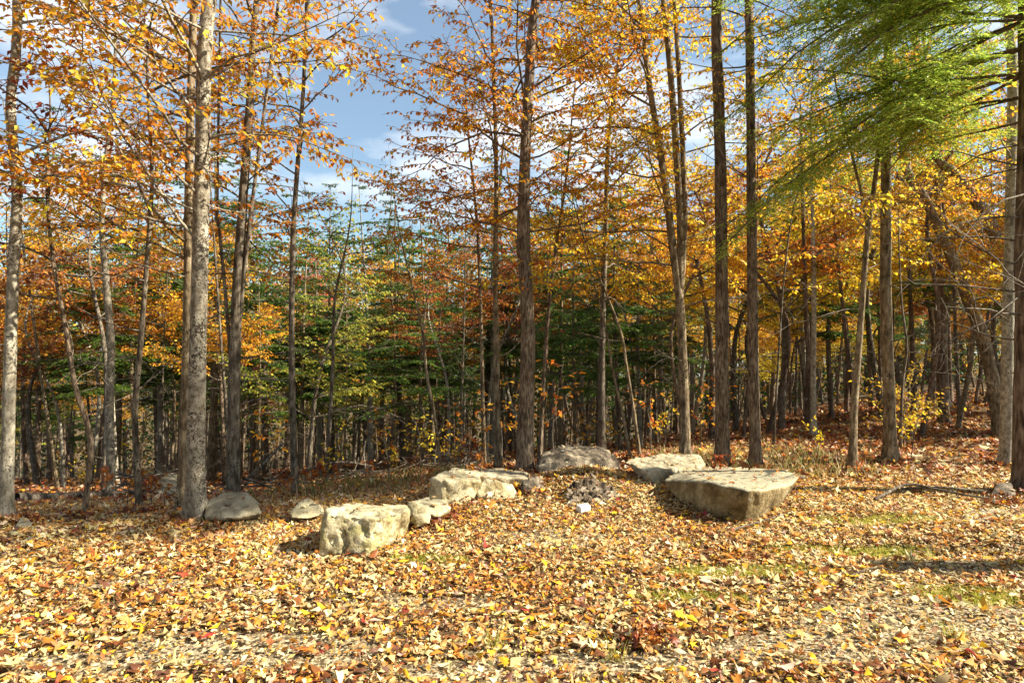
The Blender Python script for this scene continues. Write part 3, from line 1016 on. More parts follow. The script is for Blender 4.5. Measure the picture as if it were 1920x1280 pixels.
def near_tree(name, label, path, d, width, mat, seed, limbs=(), pal='orange', leaf=0.062, height=9.0, category='tree',
              stems=(), singles=40, dens=1.0, flare=0.65, lump=0.10, dead=0, dy_top=0.0):
    """path: [(px, py), ...] from the foot upwards at distance d; width: px at foot and at the top of the path;
    limbs: list of (height m, azimuth deg, rise, length)"""
    rng = np.random.default_rng(seed)
    foot = P(path[0][0], path[0][1], d)
    gz_ = ground_z(foot.x, foot.y)
    ctrl = [np.array(P(px, py, d)) for px, py in path]
    for i, c in enumerate(ctrl):
        c[1] += dy_top * max(0, (c[2] - gz_)) / 5.0
    ctrl[0][2] = gz_
    top = ctrl[-1]
    if top[2] < height:
        dirv = unit(ctrl[-1] - ctrl[-2])
        step = height - top[2]
        ctrl.append(top + np.array([dirv[0] * step * 0.7 + rng.normal(0, .1), rng.normal(0, .15), step * 0.5]))
        ctrl.append(top + np.array([dirv[0] * step * 1.1 + rng.normal(0, .2), rng.normal(0, .25), step]))
    ctrl = [ctrl[0] + np.array([0, 0, -0.15])] + ctrl
    base = np.array([foot.x, foot.y, gz_])
    pts = catmull(np.array(ctrl), 7)
    r_foot, r_top = 0.72 * width[0] / FPX * d / 2, 0.75 * width[1] / FPX * d / 2
    zt = P(0, path[-1][1], d).z
    hh = np.clip((pts[:, 2] - gz_) / max(zt - gz_, 0.1), 0, None)
    rad = np.where(hh < 1, r_foot + (r_top - r_foot) * np.clip(hh, 0, 1), r_top * np.clip(1 - (hh - 1) / max((height - gz_) / (zt - gz_) - 1, 0.05), 0.08, 1))
    rt = root(name, base, label, category)
    FEET.append((foot.x, foot.y, r_foot))
    g = Geo()
    g.tube(pts - base, rad, 16, lump, rng, flare=(0.0, flare, rng.uniform(0, 6)))
    v, f = g.arrays()
    obj('trunk', mesh_np('trunk', v, f, smooth=True, mats=[mat]), rt)
    trunk_pts = [pts - base]
    for spath, sw in stems:                     # secondary stems of a forked tree
        sc = [np.array(P(px, py, d)) for px, py in spath]
        dv = unit(sc[-1] - sc[-2])
        sc.append(sc[-1] + dv * (height - sc[-1][2]) * 0.6 + rng.normal(0, .1, 3))
        sp = catmull(np.array(sc), 7) - base
        g = Geo()
        g.tube(sp, 0.8 * np.linspace(sw[0], sw[1], len(sp)) / FPX * d / 2, 12, lump, rng)
        v, f = g.arrays()
        obj('stem', mesh_np('stem', v, f, smooth=True, mats=[mat]), rt)
        trunk_pts.append(sp)
    fol = Foliage()
    for li, lb in enumerate(limbs):
        h, az, rise, L = lb[:4]
        tp = trunk_pts[lb[4] if len(lb) > 4 else 0]
        zz = h
        i = int(np.argmin(np.abs(tp[:, 2] - zz)))
        p0 = tp[i]
        a = math.radians(az)
        g = Geo()
        leafy_branch(rng, g, fol, p0, (math.cos(a), math.sin(a), rise), L, 0.006 + 0.0045 * L, leaf, dens, bend=rng.uniform(-0.35, 0.25))
        v, f = g.arrays()
        obj('branch', mesh_np('branch', v, f, smooth=True, mats=[mat]), rt)
    for q in range(dead):
        zz = rng.uniform(0.9, 3.6)
        i = int(np.argmin(np.abs(trunk_pts[0][:, 2] - zz)))
        g = Geo()
        bare_branch(rng, g, trunk_pts[0][i], rng.uniform(0, 6.28), rng.uniform(0.5, 1.5), 0.008)
        v, f = g.arrays()
        obj('dead_branch', mesh_np('dead_branch', v, f, smooth=True, mats=[M['deadwood']]), rt)
    if fol.b:
        b, dd, nn, s = fol.arr()
        keep = np.ones(len(b), dtype=bool)
        if singles:
            wp = b + base
            vis = (np.abs(wp[:, 0]) < 0.78 * wp[:, 1]) & (wp[:, 2] < EYE + 0.52 * wp[:, 1])
            order = np.argsort(np.where(vis, wp[:, 1] - s * 8, 1e9))[:singles]
            keep[order] = False
            leaf_objs = []
            for k_ in order:
                o = obj('leaf', leaf_single_mesh(pal, int(rng.integers(4))))
                leaf_objs.append(o)
                dx = unit(dd[k_])
                sx = unit(np.cross(dx, nn[k_]))
                nz = np.cross(sx, dx)
                mw = Matrix(((sx[0], dx[0], nz[0]), (sx[1], dx[1], nz[1]), (sx[2], dx[2], nz[2])))
                o.rotation_euler = mw.to_euler()
                o.location = b[k_]
                o.scale = (s[k_],) * 3
        crown = obj('crown', finish_crown((b[keep], dd[keep], nn[keep], s[keep]), LEAF4, rng, pal), rt, kind='stuff')
        if singles:
            for o in leaf_objs:
                o.parent = crown
    return rt


def bare_branch(rng, geo, p0, az, L, r0, rise=0.15):
    pts = limb(rng, p0, (math.cos(az), math.sin(az), rise), L, 6, rng.normal(0, 0.3), 0.14)
    geo.tube(pts, np.linspace(r0, r0 * 0.25, len(pts)), 4)
    for q in range(int(L * 6)):
        p, td = at_path(pts, rng.uniform(0.2, 0.98))
        cd = unit(td * 0.8 + rng.normal(0, 0.7, 3))
        cp = limb(rng, p, cd, L * rng.uniform(0.15, 0.45), 3, 0, 0.15)
        geo.tube(cp, np.linspace(r0 * 0.4, 0.0015, len(cp)), 3)


def fan(n, h0, h1, az0, az1, rise, l0, l1, seed, stem=None):
    r = random.Random(seed)
    out = []
    for i in range(n):
        h = h0 + (h1 - h0) * (i + r.random()) / n
        t = (h, r.uniform(az0, az1), r.uniform(*rise), r.uniform(l0, l1))
        out.append(t if stem is None else t + (stem,))
    return out


# ---- the trees one can tell apart, from the left edge to the right
near_tree('beech_tree', 'smooth pale grey trunk standing alone beside a small stone, forked limb high up',
          [(12, 975), (18, 700), (26, 480), (32, 360), (20, 200), (32, 0)], 5.45, (31, 20), M['beech'], 101,
          limbs=[(2.95, 8, 0.15, 2.2), (3.1, 35, 0.9, 2.2), (4.2, 60, 0.5, 1.6), (4.6, 150, 0.5, 1.6)] + fan(3, 4.8, 7.5, 0, 360, (0.2, 0.8), 1.0, 1.6, 5),
          pal='rust', height=8.5, singles=30, dens=0.55)
near_tree('speckled_tree', 'thickest pale trunk, spotted with dark lichen, one of a close pair',
          [(366, 968), (369, 760), (374, 520), (380, 300), (392, 0)], 5.5, (46, 33), M['speckled'], 102,
          limbs=fan(18, 2.3, 5.0, 95, 265, (0.15, 0.8), 1.4, 2.8, 11) + fan(8, 3.0, 5.2, -60, 40, (0.2, 0.8), 0.9, 1.6, 12) + fan(5, 5.2, 8, 0, 360, (0.2, .6), 1.0, 2.0, 13),
          pal='gold', height=10, singles=120)
near_tree('beech_tree', 'slimmer brown sided trunk growing tight against the spotted pale trunk',
          [(340, 966), (347, 760), (352, 520), (355, 300), (364, 0)], 5.75, (25, 17), M['tan'], 103,
          limbs=fan(12, 2.2, 5.0, 90, 270, (0.1, 0.8), 1.3, 2.5, 21) + fan(3, 5.2, 8, 0, 360, (0.2, .6), 1.0, 2.0, 22),
          pal='orange', height=9, singles=60, dead=2)
near_tree('maple_tree', 'grey brown trunk with several thin side stems behind the low tan boulder',
          [(437, 915), (438, 760), (444, 560), (454, 400), (468, 200), (482, 0)], 6.6, (34, 15), M['grey'], 104,
          limbs=fan(12, 2.6, 6.0, 80, 280, (0.1, 0.8), 1.1, 2.2, 31) + fan(3, 3.0, 5.0, -60, 50, (0.3, .9), .6, 1.0, 33) + fan(4, 6, 8.5, 0, 360, (.2, .6), 1, 2, 34),
          stems=[([(441, 780), (420, 520), (412, 440), (408, 330)], (9, 5)), ([(445, 640), (468, 420), (490, 250)], (11, 6))],
          pal='orange', height=9.5, singles=60, dead=5)
near_tree('maple_tree', 'slim straight grey trunk between the tan boulder and the weedy ground',
          [(553, 885), (547, 680), (548, 500), (553, 380), (568, 180), (578, 0)], 7.3, (19, 8), M['grey'], 105,
          limbs=fan(9, 2.8, 5.6, 90, 270, (0.2, 0.9), 0.7, 1.3, 41) + fan(4, 3.6, 5.4, -50, 50, (0.3, 0.9), 0.9, 1.6, 42), pal='orange', height=9, singles=30, dead=8, flare=.3)
near_tree('young_tree', 'thin dark bent trunk curving over the brush at the wood edge',
          [(158, 970), (170, 850), (165, 800), (140, 720), (122, 610), (100, 490), (88, 350)], 5.7, (15, 7), M['brown'], 106,
          limbs=fan(6, 1.9, 3.6, 0, 360, (0.2, 0.7), 0.7, 1.6, 51), pal='rust', height=4.5, singles=0, dead=8, flare=.2)
near_tree('young_tree', 'thin straight trunk dark on one side just before the spotted pair',
          [(262, 965), (254, 820), (255, 740), (264, 640), (276, 480), (285, 330)], 5.9, (17, 9), M['grey'], 107,
          limbs=fan(8, 2.2, 4.6, 0, 360, (0.1, 0.6), 0.8, 1.8, 61), pal='gold', height=5.5, singles=0, dead=7, flare=.3)
near_tree('birch_tree', 'bright white slender trunk at the brushy wood edge',
          [(208, 930), (206, 760), (208, 640), (198, 520), (192, 380)], 8.6, (22, 13), M['speckled'], 108,
          limbs=fan(10, 3.2, 6.5, 0, 360, (0.1, 0.6), 1.0, 2.2, 71), pal='orange', height=7.5, singles=0, dead=4)
near_tree('oak_tree', 'stout dark furrowed trunk wrapped in orange leaves behind the rocks',
          [(984, 885), (987, 760), (990, 620), (982, 460), (984, 300), (992, 150), (1004, 0)], 7.35, (44, 21), M['brown'], 109,
          limbs=fan(17, 2.7, 6.0, 90, 270, (-0.05, 0.55), 1.0, 2.3, 81) + fan(16, 2.7, 6.0, -80, 80, (0.0, 0.55), 0.9, 1.9, 82) + fan(6, 6, 9, 0, 360, (.2, .6), 1, 2, 83),
          pal='orange', height=10, singles=120, lump=0.16)
near_tree('maple_tree', 'slender brown trunk just left of the stout furrowed trunk',
          [(934, 880), (932, 700), (929, 500), (930, 300), (925, 120)], 8.3, (17, 9), M['tan'], 110,
          limbs=fan(16, 2.2, 6.6, 60, 330, (0.0, 0.5), 0.9, 1.9, 91), pal='orange', height=8.5, singles=40, dead=2)
near_tree('young_tree', 'thin brown pole of a trunk with drooping orange sprays beside the weeds',
          [(908, 875), (904, 700), (900, 540), (893, 400)], 8.9, (12, 7), M['tan'], 111,
          limbs=fan(11, 2.3, 4.8, 90, 270, (-0.1, 0.4), 0.9, 2.0, 95), pal='orange', height=6.2, singles=20, dead=2)
near_tree('young_tree', 'thin leaning stem rising just right of the stout furrowed trunk',
          [(1012, 870), (1020, 700), (1035, 520), (1062, 330)], 8.6, (12, 6), M['brown'], 112,
          limbs=fan(10, 2.4, 5.2, -90, 120, (0.0, 0.5), 0.8, 1.7, 97), pal='orange', height=6.5, singles=0, dead=2)
near_tree('maple_tree', 'straight grey trunk rising behind the rounded dark boulder',
          [(1128, 842), (1128, 700), (1131, 560), (1136, 420), (1142, 250)], 9.3, (20, 10), M['grey'], 113,
          limbs=fan(30, 2.3, 7.2, 0, 360, (0.0, 0.5), 1.0, 2.2, 98), pal='gold', height=9.0, singles=20, dead=3)
near_tree('beech_tree', 'smooth tan trunk splitting into three tall stems behind the tilted rock',
          [(1285, 852), (1281, 700), (1274, 560), (1262, 470), (1245, 330), (1216, 150), (1198, 0)], 8.3, (27, 12), M['tan'], 114,
          stems=[([(1274, 540), (1276, 420), (1262, 200), (1244, 0)], (19, 11)), ([(1276, 560), (1284, 400), (1276, 200), (1264, 0)], (15, 8))],
          limbs=fan(26, 2.5, 6.8, 90, 270, (0.0, 0.6), 1.2, 2.6, 121) + fan(12, 2.6, 7, -90, 90, (0.1, .5), .9, 1.9, 122, 2) + fan(5, 6.5, 9, 0, 360, (.2, .6), 1, 2, 123),
          pal='gold', height=10, singles=100, dead=3)
near_tree('oak_tree', 'tall straight brown trunk with ridged bark behind the big slab',
          [(1355, 872), (1354, 700), (1352, 400), (1348, 200), (1344, 0)], 7.75, (36, 25), M['brown'], 115,
          limbs=fan(5, 4.6, 6.2, 0, 360, (0.1, 0.5), 0.8, 1.5, 131), pal='gold', height=11, singles=0, lump=.14, dead=4)
near_tree('oak_tree', 'dark ridged trunk, second behind the big slab and thinner',
          [(1417, 876), (1413, 700), (1409, 400), (1407, 200), (1404, 0)], 7.65, (28, 20), M['brown'], 116,
          limbs=fan(5, 4.2, 6.2, -60, 240, (0.1, 0.5), 0.8, 1.6, 133), pal='gold', height=10, singles=0, lump=.14, dead=6)
near_tree('young_tree', 'crooked slender trunk leaning right on the shaded bank',
          [(1598, 882), (1602, 760), (1614, 600), (1626, 450), (1640, 340), (1648, 270)], 7.5, (20, 10), M['tan'], 117,
          stems=[([(1628, 430), (1612, 350), (1590, 260)], (8, 4))],
          limbs=fan(8, 2.6, 4.6, 0, 360, (0.1, 0.5), 0.8, 1.6, 135), pal='yellow', height=5.5, singles=0, dead=2)
near_tree('beech_tree', 'straight smooth tan trunk in front of the yellow shrub',
          [(1670, 868), (1667, 750), (1661, 560), (1661, 400), (1663, 220), (1666, 60)], 7.95, (30, 21), M['tan'], 118,
          limbs=fan(9, 3.3, 6.6, 0, 360, (0.0, 0.5), 1.0, 2.0, 137), pal='gold', height=9, singles=0, dead=3)
near_tree('beech_tree', 'old thick trunk leaning far over with two heavy crooked limbs',
          [(1878, 745), (1850, 660), (1808, 540), (1765, 440), (1735, 375), (1702, 325), (1695, 270), (1712, 215)], 10.6, (33, 18), M['tan'], 119,
          stems=[([(1868, 445), (1845, 400), (1812, 355), (1785, 320), (1760, 300), (1745, 240)], (28, 14))],
          limbs=fan(14, 2.7, 6.2, 0, 360, (0.1, 0.6), 1.2, 2.6, 141), pal='orange', height=7.6, singles=0, dead=3, lump=.16)
near_tree('beech_tree', 'smooth cream trunk with sunlit edge beside the big hemlock',
          [(1888, 872), (1889, 700), (1893, 500), (1897, 300), (1897, 100)], 7.75, (31, 22), M['beech'], 120,
          limbs=fan(7, 3.2, 6.2, 90, 270, (0.0, 0.5), 0.9, 1.9, 143), pal='gold', height=9, singles=0, dead=5)
near_tree('young_tree', 'pale thin trunk deep on the bank behind the crooked slender trunk',
          [(1525, 815), (1525, 700), (1526, 580), (1524, 430)], 10.8, (15, 10), M['beech'], 121,
          limbs=fan(13, 2.2, 6, 0, 360, (0.0, 0.4), 0.9, 2.2, 145), pal='yellow', height=7.5, singles=0, dead=2)
near_tree('oak_tree', 'dark trunk standing deep in shade beyond the yellow shrub',
          [(1770, 785), (1765, 650), (1760, 480), (1756, 330)], 12.5, (24, 15), M['conifer'], 122,
          limbs=fan(10, 3, 7, 0, 360, (0.0, 0.4), 0.9, 2.2, 147), pal='orange', height=9, singles=0, dead=4)
for q, (pp, lab, w_) in enumerate([([(1182, 862), (1168, 780), (1150, 700), (1132, 600)], 'thin pale stem leaning left behind the tilted rock', 9),
                                   ([(1200, 860), (1188, 770), (1175, 690), (1160, 610)], 'pale leaning stem nearer the three stemmed tree', 10),
                                   ([(828, 862), (815, 780), (800, 700), (790, 610)], 'thin grey stem leaning left beyond the weedy ground', 10),
                                   ([(612, 930), (618, 800), (624, 690), (628, 560)], 'thin dark stem standing at the edge of the weedy ground', 11),
                                   ([(1688, 850), (1692, 720), (1700, 650), (1690, 560)], 'thin crooked sapling stem tight beside the straight tan trunk', 8),
                                   ([(1450, 850), (1458, 700), (1470, 520), (1490, 380)], 'whip thin stem leaning right beside the thinner ridged trunk', 6)]):
    near_tree('young_tree', lab, pp, 8.4 + q * 0.15, (w_, w_ * 0.6), M['tan'] if q < 3 else M['grey'], 150 + q,
              limbs=fan(5, 2.2, 3.8, 0, 360, (0.0, 0.4), 0.5, 1.0, 160 + q), pal='gold', height=4.2, singles=0, dead=4, flare=.2)


# leaves drifted against the feet of the trunks and rocks
fx, fy = [], []
for bx, by, br in FEET + [(hb_, hc_, .12) for hb_, hc_ in [(5.09, 6.3)]]:
    a_ = NR.uniform(0, 6.283, 150)
    r_ = br * 1.1 + np.abs(NR.normal(0, .11, 150))
    fx.append(bx + np.cos(a_) * r_)
    fy.append(by + np.sin(a_) * r_)
for o in [o for o in col.objects if o.name.split('.')[0] in ('boulder', 'slab_boulder', 'stone')]:
    cs = np.array([v.co for v in o.data.vertices])
    lowv = cs[cs[:, 2] < cs[:, 2].min() + 0.30 * (cs[:, 2].max() - cs[:, 2].min())]
    pk = lowv[NR.integers(0, len(lowv), 170)]
    fx.append(o.location.x + pk[:, 0] * 1.06 + NR.normal(0, .05, 170))
    fy.append(o.location.y + pk[:, 1] * 1.06 + NR.normal(0, .05, 170))
fx, fy = np.concatenate(fx), np.concatenate(fy)
obj('leaf_litter', litter_mesh('leaf_drift', fx, fy, NR.uniform(.03, .08, len(fx)), NR, ('oval', 'ovs', 'maple'), .6, .5, .06, LITTER_W * RUSTY), kind='stuff',
    label='leaves drifted against the feet of trunks and rocks', category='leaf litter')


# ------------------------------------------------------------------ hemlocks
def hemlock_branch(rng, geo, fol, p0, az, L, r0, rise, bend, leaf, spacing, twig_gap, sub=True):
    pts = limb(rng, p0, (math.cos(az), math.sin(az), rise), L, 9, bend, 0.085)
    geo.tube(pts, np.linspace(r0, r0 * 0.2, len(pts)), 4)
    n = max(4, int(L / twig_gap))
    B, D_, S_ = [], [], []
    for i in range(n):
        t = 0.14 + 0.86 * (i + rng.uniform(0, .9)) / n
        p, td = at_path(pts, min(t, .999))
        lat = unit(np.cross(td, UP)) * (1 if i % 2 else -1)
        tl = L * (0.10 + 0.30 * (1 - t)) * rng.uniform(0.35, 1.3)
        cd = unit(td * rng.uniform(0.1, 0.75) + lat * rng.uniform(.6, 1.1) - UP * rng.uniform(-0.08, 0.22))
        cp = limb(rng, p, cd, tl, 3, -0.15, 0.08)
        geo.tube(cp, np.linspace(max(r0 * 0.25, .003), 0.0018, len(cp)), 3)
        shoots = [cp]
        if sub:
            for j in range(max(2, int(tl / 0.075))):
                sp, sdv = at_path(cp, rng.uniform(0.1, .98))
                l2 = unit(np.cross(sdv, UP)) * (1 if j % 2 else -1)
                s2 = unit(sdv * 0.8 + l2 * 0.8 - UP * rng.uniform(-0.05, 0.22))
                ln = tl * rng.uniform(0.12, 0.35) + 0.03
                shoots.append(np.array([sp, sp + s2 * ln * .5, sp + s2 * ln - UP * ln * 0.12]))
        for sp in shoots:
            ln = np.linalg.norm(sp[-1] - sp[0])
            m = max(2, int(ln / spacing))
            tt = (np.arange(m) + rng.random(m)) / m * (len(sp) - 1)
            i0 = np.minimum(tt.astype(int), len(sp) - 2)
            pos = sp[i0] + (sp[i0 + 1] - sp[i0]) * (tt - i0)[:, None]
            dr = unit(sp[i0 + 1] - sp[i0])
            lt = unit(np.cross(dr, UP)) * np.where(np.arange(m) % 2, 1, -1)[:, None]
            dd = unit(dr * 0.75 + lt * rng.uniform(.5, .95, (m, 1)) + rng.normal(0, .16, (m, 3)))
            fol[0].append(pos)
            fol[1].append(dd)
            fol[2].append(unit(UP + rng.normal(0, .35, (m, 3))))
            fol[3].append(leaf * rng.uniform(.7, 1.3, m))
    return pts


# big hemlock at the right edge, boughs reaching over the clearing's edge
rngH = np.random.default_rng(77)
hd = 6.3
hb = P(1930, 925, hd)
hz = ground_z(hb.x, hb.y)
hbase = np.array([hb.x, hb.y, hz])
rt = root('hemlock_tree', hbase, 'big dark reddish brown hemlock trunk with green boughs sweeping left', 'tree')
g = Geo()
tp = catmull(np.array([[0.02, 0, -.15], [0, 0, 0], [-0.01, 0, 1.5], [0.0, 0, 3.2], [0.02, 0.02, 5.0], [0.0, 0.05, 8.0], [0.0, 0, 11.5]]), 7)
g.tube(tp, np.interp(tp[:, 2], [0, 3, 6, 11.5], [0.125, 0.105, 0.085, 0.015]), 18, 0.15, rngH, flare=(0, .55, 1.0))
v, f = g.arrays()
obj('trunk', mesh_np('trunk', v, f, smooth=True, mats=[M['conifer']]), rt)
folH = ([], [], [], [])
spec = []
rr_ = random.Random(8)
for i in range(16):       # boughs to the left, fanning along the edge of the wood
    h = 4.05 + 1.5 * i / 15
    spec.append((h, rr_.uniform(158, 200), rr_.uniform(1.7, 3.5), rr_.uniform(-0.12, 0.2), rr_.uniform(-0.3, 0.05)))
for i in range(15):       # boughs reaching back over the bank
    h = 3.7 + 2.3 * i / 15
    spec.append((h, rr_.uniform(105, 160), rr_.uniform(1.4, 2.8), rr_.uniform(-0.08, 0.2), rr_.uniform(-0.35, 0)))
for i in range(10):        # unseen boughs added over the clearing to shade its left ground
    h = 4.9 + 2.0 * i / 10
    spec.append((h, rr_.uniform(214, 246), rr_.uniform(2.2, 3.4), rr_.uniform(0.0, 0.25), -0.4))
for i in range(2):
    h = 4.5 + 4 * i / 2
    spec.append((h, rr_.uniform(250, 420), rr_.uniform(1.2, 2.2), 0.1, -0.6))
for h, az, L, rise, bend in spec:
    i = int(np.argmin(np.abs(tp[:, 2] - h)))
    g = Geo()
    hemlock_branch(rngH, g, folH, tp[i], math.radians(az), L, 0.007 + 0.0042 * L, rise, bend, 0.037, 0.0145, 0.064)
    v, f = g.arrays()
    obj('branch', mesh_np('branch', v, f, smooth=True, mats=[M['conifer']]), rt)
for q in range(16):
    h = rngH.uniform(1.4, 3.4)
    i = int(np.argmin(np.abs(tp[:, 2] - h)))
    g = Geo()
    bare_branch(rngH, g, tp[i], math.radians(rngH.uniform(110, 250)), rngH.uniform(0.8, 2.0), 0.011, rngH.uniform(-0.1, .5))
    v, f = g.arrays()
    obj('dead_branch', mesh_np('dead_branch', v, f, smooth=True, mats=[M['deadwood']]), rt)
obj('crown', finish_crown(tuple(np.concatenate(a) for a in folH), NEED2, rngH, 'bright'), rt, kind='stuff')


# ------------------------------------------------------------------ background trees: a few grown forms, copied one by one
def leafy_form(seed, H, r, crown0, pal, nl, leaf, spread, dens=1.25, lean=0.25, ):
    rng = np.random.default_rng(seed)
    ctrl = np.array([[0, 0, -.3], [0, 0, 0], [rng.normal(0, lean), rng.normal(0, lean), H * .35], [rng.normal(0, lean * 2), rng.normal(0, lean * 2), H * .7], [rng.normal(0, lean * 2.5), rng.normal(0, lean * 2.5), H]])
    tp_ = catmull(ctrl, 6)
    g = Geo()
    g.tube(tp_, np.interp(tp_[:, 2], [0, H * .6, H], [r, r * .6, r * .1]), 9, .12, rng, flare=(0, .3, 0))
    v, f = g.arrays()
    trunk = mesh_np('trunk', v, f, smooth=True, mats=[M['grey']])
    fol = Foliage()
    g = Geo()
    for i in range(nl):
        t = (i + rng.random()) / nl
        h = H * (crown0 + (0.97 - crown0) * t)
        k_ = int(np.argmin(np.abs(tp_[:, 2] - h)))
        az = rng.uniform(0, 6.283)
        L = spread * (1.05 - 0.65 * t) * rng.uniform(.6, 1.2)
        leafy_branch(rng, g, fol, tp_[k_], (math.cos(az), math.sin(az), rng.uniform(0, .5)), L, .008 + .006 * L, leaf, dens, seg=4, fine=False)
    for i in range(9):
        h = H * rng.uniform(.1, crown0 + .1)
        k_ = int(np.argmin(np.abs(tp_[:, 2] - h)))
        bare_branch(rng, g, tp_[k_], rng.uniform(0, 6.28), rng.uniform(.5, 1.6), .009)
    return trunk, two_part(g, fol.arr(), LEAF2, rng, pal, M['leaf'], M['grey'])


def two_part(g, fa, tmpl, rng, pal, leaf_mat, wood_mat):
    """crown mesh of leaves and twigs (quads of the twigs become triangles)"""
    v1, f1, c1 = leaf_arrays(fa, tmpl, rng, *PAL[pal])
    v2, f2 = g.arrays()
    t2 = np.concatenate([f2[:, [0, 1, 2]], f2[:, [0, 2, 3]]]) + len(v1)
    c2 = np.tile(np.array([[.2, .17, .13]]), (len(v2), 1))
    return mesh_np('crown', np.concatenate([v1, v2]), np.concatenate([f1, t2]), np.concatenate([c1, c2]),
                   mats=[leaf_mat, wood_mat], mat_idx=np.concatenate([np.zeros(len(f1)), np.ones(len(t2))]))


def hemlock_form(seed, H, r, crown0, nb, spread):
    rng = np.random.default_rng(seed)
    tp_ = catmull(np.array([[0, 0, -.3], [0, 0, 0], [rng.normal(0, .1), rng.normal(0, .1), H * .5], [rng.normal(0, .15), rng.normal(0, .15), H]]), 8)
    g = Geo()
    g.tube(tp_, np.interp(tp_[:, 2], [0, H], [r, r * .06]), 9, .1, rng, flare=(0, .3, 0))
    v, f = g.arrays()
    trunk = mesh_np('trunk', v, f, smooth=True, mats=[M['conifer']])
    fol = ([], [], [], [])
    g = Geo()
    for i in range(nb):
        t = (i + rng.random()) / nb
        h = H * (crown0 + (1 - crown0) * t)
        k_ = int(np.argmin(np.abs(tp_[:, 2] - h)))
        L = max(.35, spread * (1.02 - t) ** .75 * rng.uniform(.45, 1.2))
        hemlock_branch(rng, g, fol, tp_[k_], rng.uniform(0, 6.283), L, .008 + .005 * L, rng.uniform(.0, .3) + t * .25, -.5, .10, .034, .125)
    for i in range(22):
        h = H * rng.uniform(.05, crown0 + .12)
        k_ = int(np.argmin(np.abs(tp_[:, 2] - h)))
        bare_branch(rng, g, tp_[k_], rng.uniform(0, 6.28), rng.uniform(.6, 1.7), .008, rng.uniform(-.2, .3))
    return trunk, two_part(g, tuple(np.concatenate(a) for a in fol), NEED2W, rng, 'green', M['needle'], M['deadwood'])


NEED2W = (np.array([[0, 0, 0], [.24, .45, 0], [0, 1, -.06], [-.24, .45, 0]]), np.array([[0, 1, 2], [0, 2, 3]]))
FORMS = {
    'orange': leafy_form(201, 8.5, .068, .42, 'orange', 34, .095, 2.5),
    'gold': leafy_form(202, 9.5, .08, .42, 'gold', 34, .095, 2.6),
    'yellow': leafy_form(203, 7.5, .07, .32, 'yellow', 32, .09, 2.4),
    'rust': leafy_form(204, 8.0, .065, .45, 'rust', 28, .095, 2.3),
    'red': leafy_form(205, 9.0, .09, .36, 'red', 28, .095, 2.3),
    'lime': leafy_form(206, 7.0, .06, .22, 'lime', 26, .085, 2.1),
    'hemlock_a': hemlock_form(207, 11.0, .12, .30, 84, 2.6),
    'hemlock_b': hemlock_form(208, 8.0, .08, .30, 56, 2.1),
    'hemlock_c': hemlock_form(209, 14.0, .15, .38, 72, 2.6),
}


def pole_form(seed, H, r):
    rng = np.random.default_rng(seed)
    tp_ = catmull(np.array([[0, 0, -.3], [0, 0, 0], [rng.normal(0, .15), rng.normal(0, .15), H * .4], [rng.normal(0, .3), rng.normal(0, .3), H]]), 7)
    g = Geo()
    g.tube(tp_, np.interp(tp_[:, 2], [0, H], [r, r * .25]), 8, .12, rng, flare=(0, .3, 0))
    v, f = g.arrays()
    trunk = mesh_np('trunk', v, f, smooth=True, mats=[M['grey']])
    g = Geo()
    for i in range(24):
        k_ = int(np.argmin(np.abs(tp_[:, 2] - H * rng.uniform(.08, .98))))
        bare_branch(rng, g, tp_[k_], rng.uniform(0, 6.28), rng.uniform(.4, 1.4), .007, rng.uniform(-.1, .6))
    v, f = g.arrays()
    return trunk, mesh_np('crown', v, f, smooth=True, mats=[M['deadwood']])


FORMS['pole_a'] = pole_form(211, 6.5, .055)
FORMS['pole_b'] = pole_form(212, 8.0, .075)
FORMS['pole_c'] = pole_form(213, 5.0, .04)
TREE_TEXT = {
    'orange': ('maple_tree', 'orange leaved tree'), 'gold': ('beech_tree', 'golden leaved tree'), 'yellow': ('beech_tree', 'low yellow tree'),
    'rust': ('oak_tree', 'rust brown leaved tree'), 'red': ('maple_tree', 'pinkish red leaved tree'), 'lime': ('young_tree', 'yellow green young tree'),
    'hemlock_a': ('hemlock_tree', 'dark green drooping hemlock'), 'hemlock_b': ('hemlock_tree', 'young green hemlock'), 'hemlock_c': ('hemlock_tree', 'tall hemlock bare below'),
    'pole_a': ('bare_tree', 'bare thin tree'), 'pole_b': ('bare_tree', 'bare tall tree'), 'pole_c': ('bare_tree', 'short bare tree'),
}
ANCHORS = [(-0.79, 'smooth grey trunk'), (-0.66, 'thin bent trunk'), (-0.58, 'thin straight dark trunk'), (-0.495, 'spotted pale trunk'), (-0.43, 'low tan boulder'),
           (-0.34, 'slim grey trunk'), (-0.24, 'squarish mossy boulder'), (-0.13, 'weedy ground'), (-0.025, 'slender brown trunk'), (0.025, 'stout furrowed trunk'),
           (0.14, 'rounded dark boulder'), (0.21, 'tilted rock'), (0.275, 'three stemmed tree'), (0.33, 'big slab'), (0.385, 'thinner ridged trunk'), (0.47, 'pale thin trunk'),
           (0.54, 'crooked slender trunk'), (0.60, 'straight tan trunk'), (0.68, 'dark shaded trunk'), (0.76, 'leaning old trunk'), (0.85, 'big hemlock')]
BARK_WORD = {None: '', 'conifer': 'reddish barked ', 'tan': 'tan barked ', 'beech': 'pale barked ', 'brown': 'dark barked '}


WID = random.Random(44)


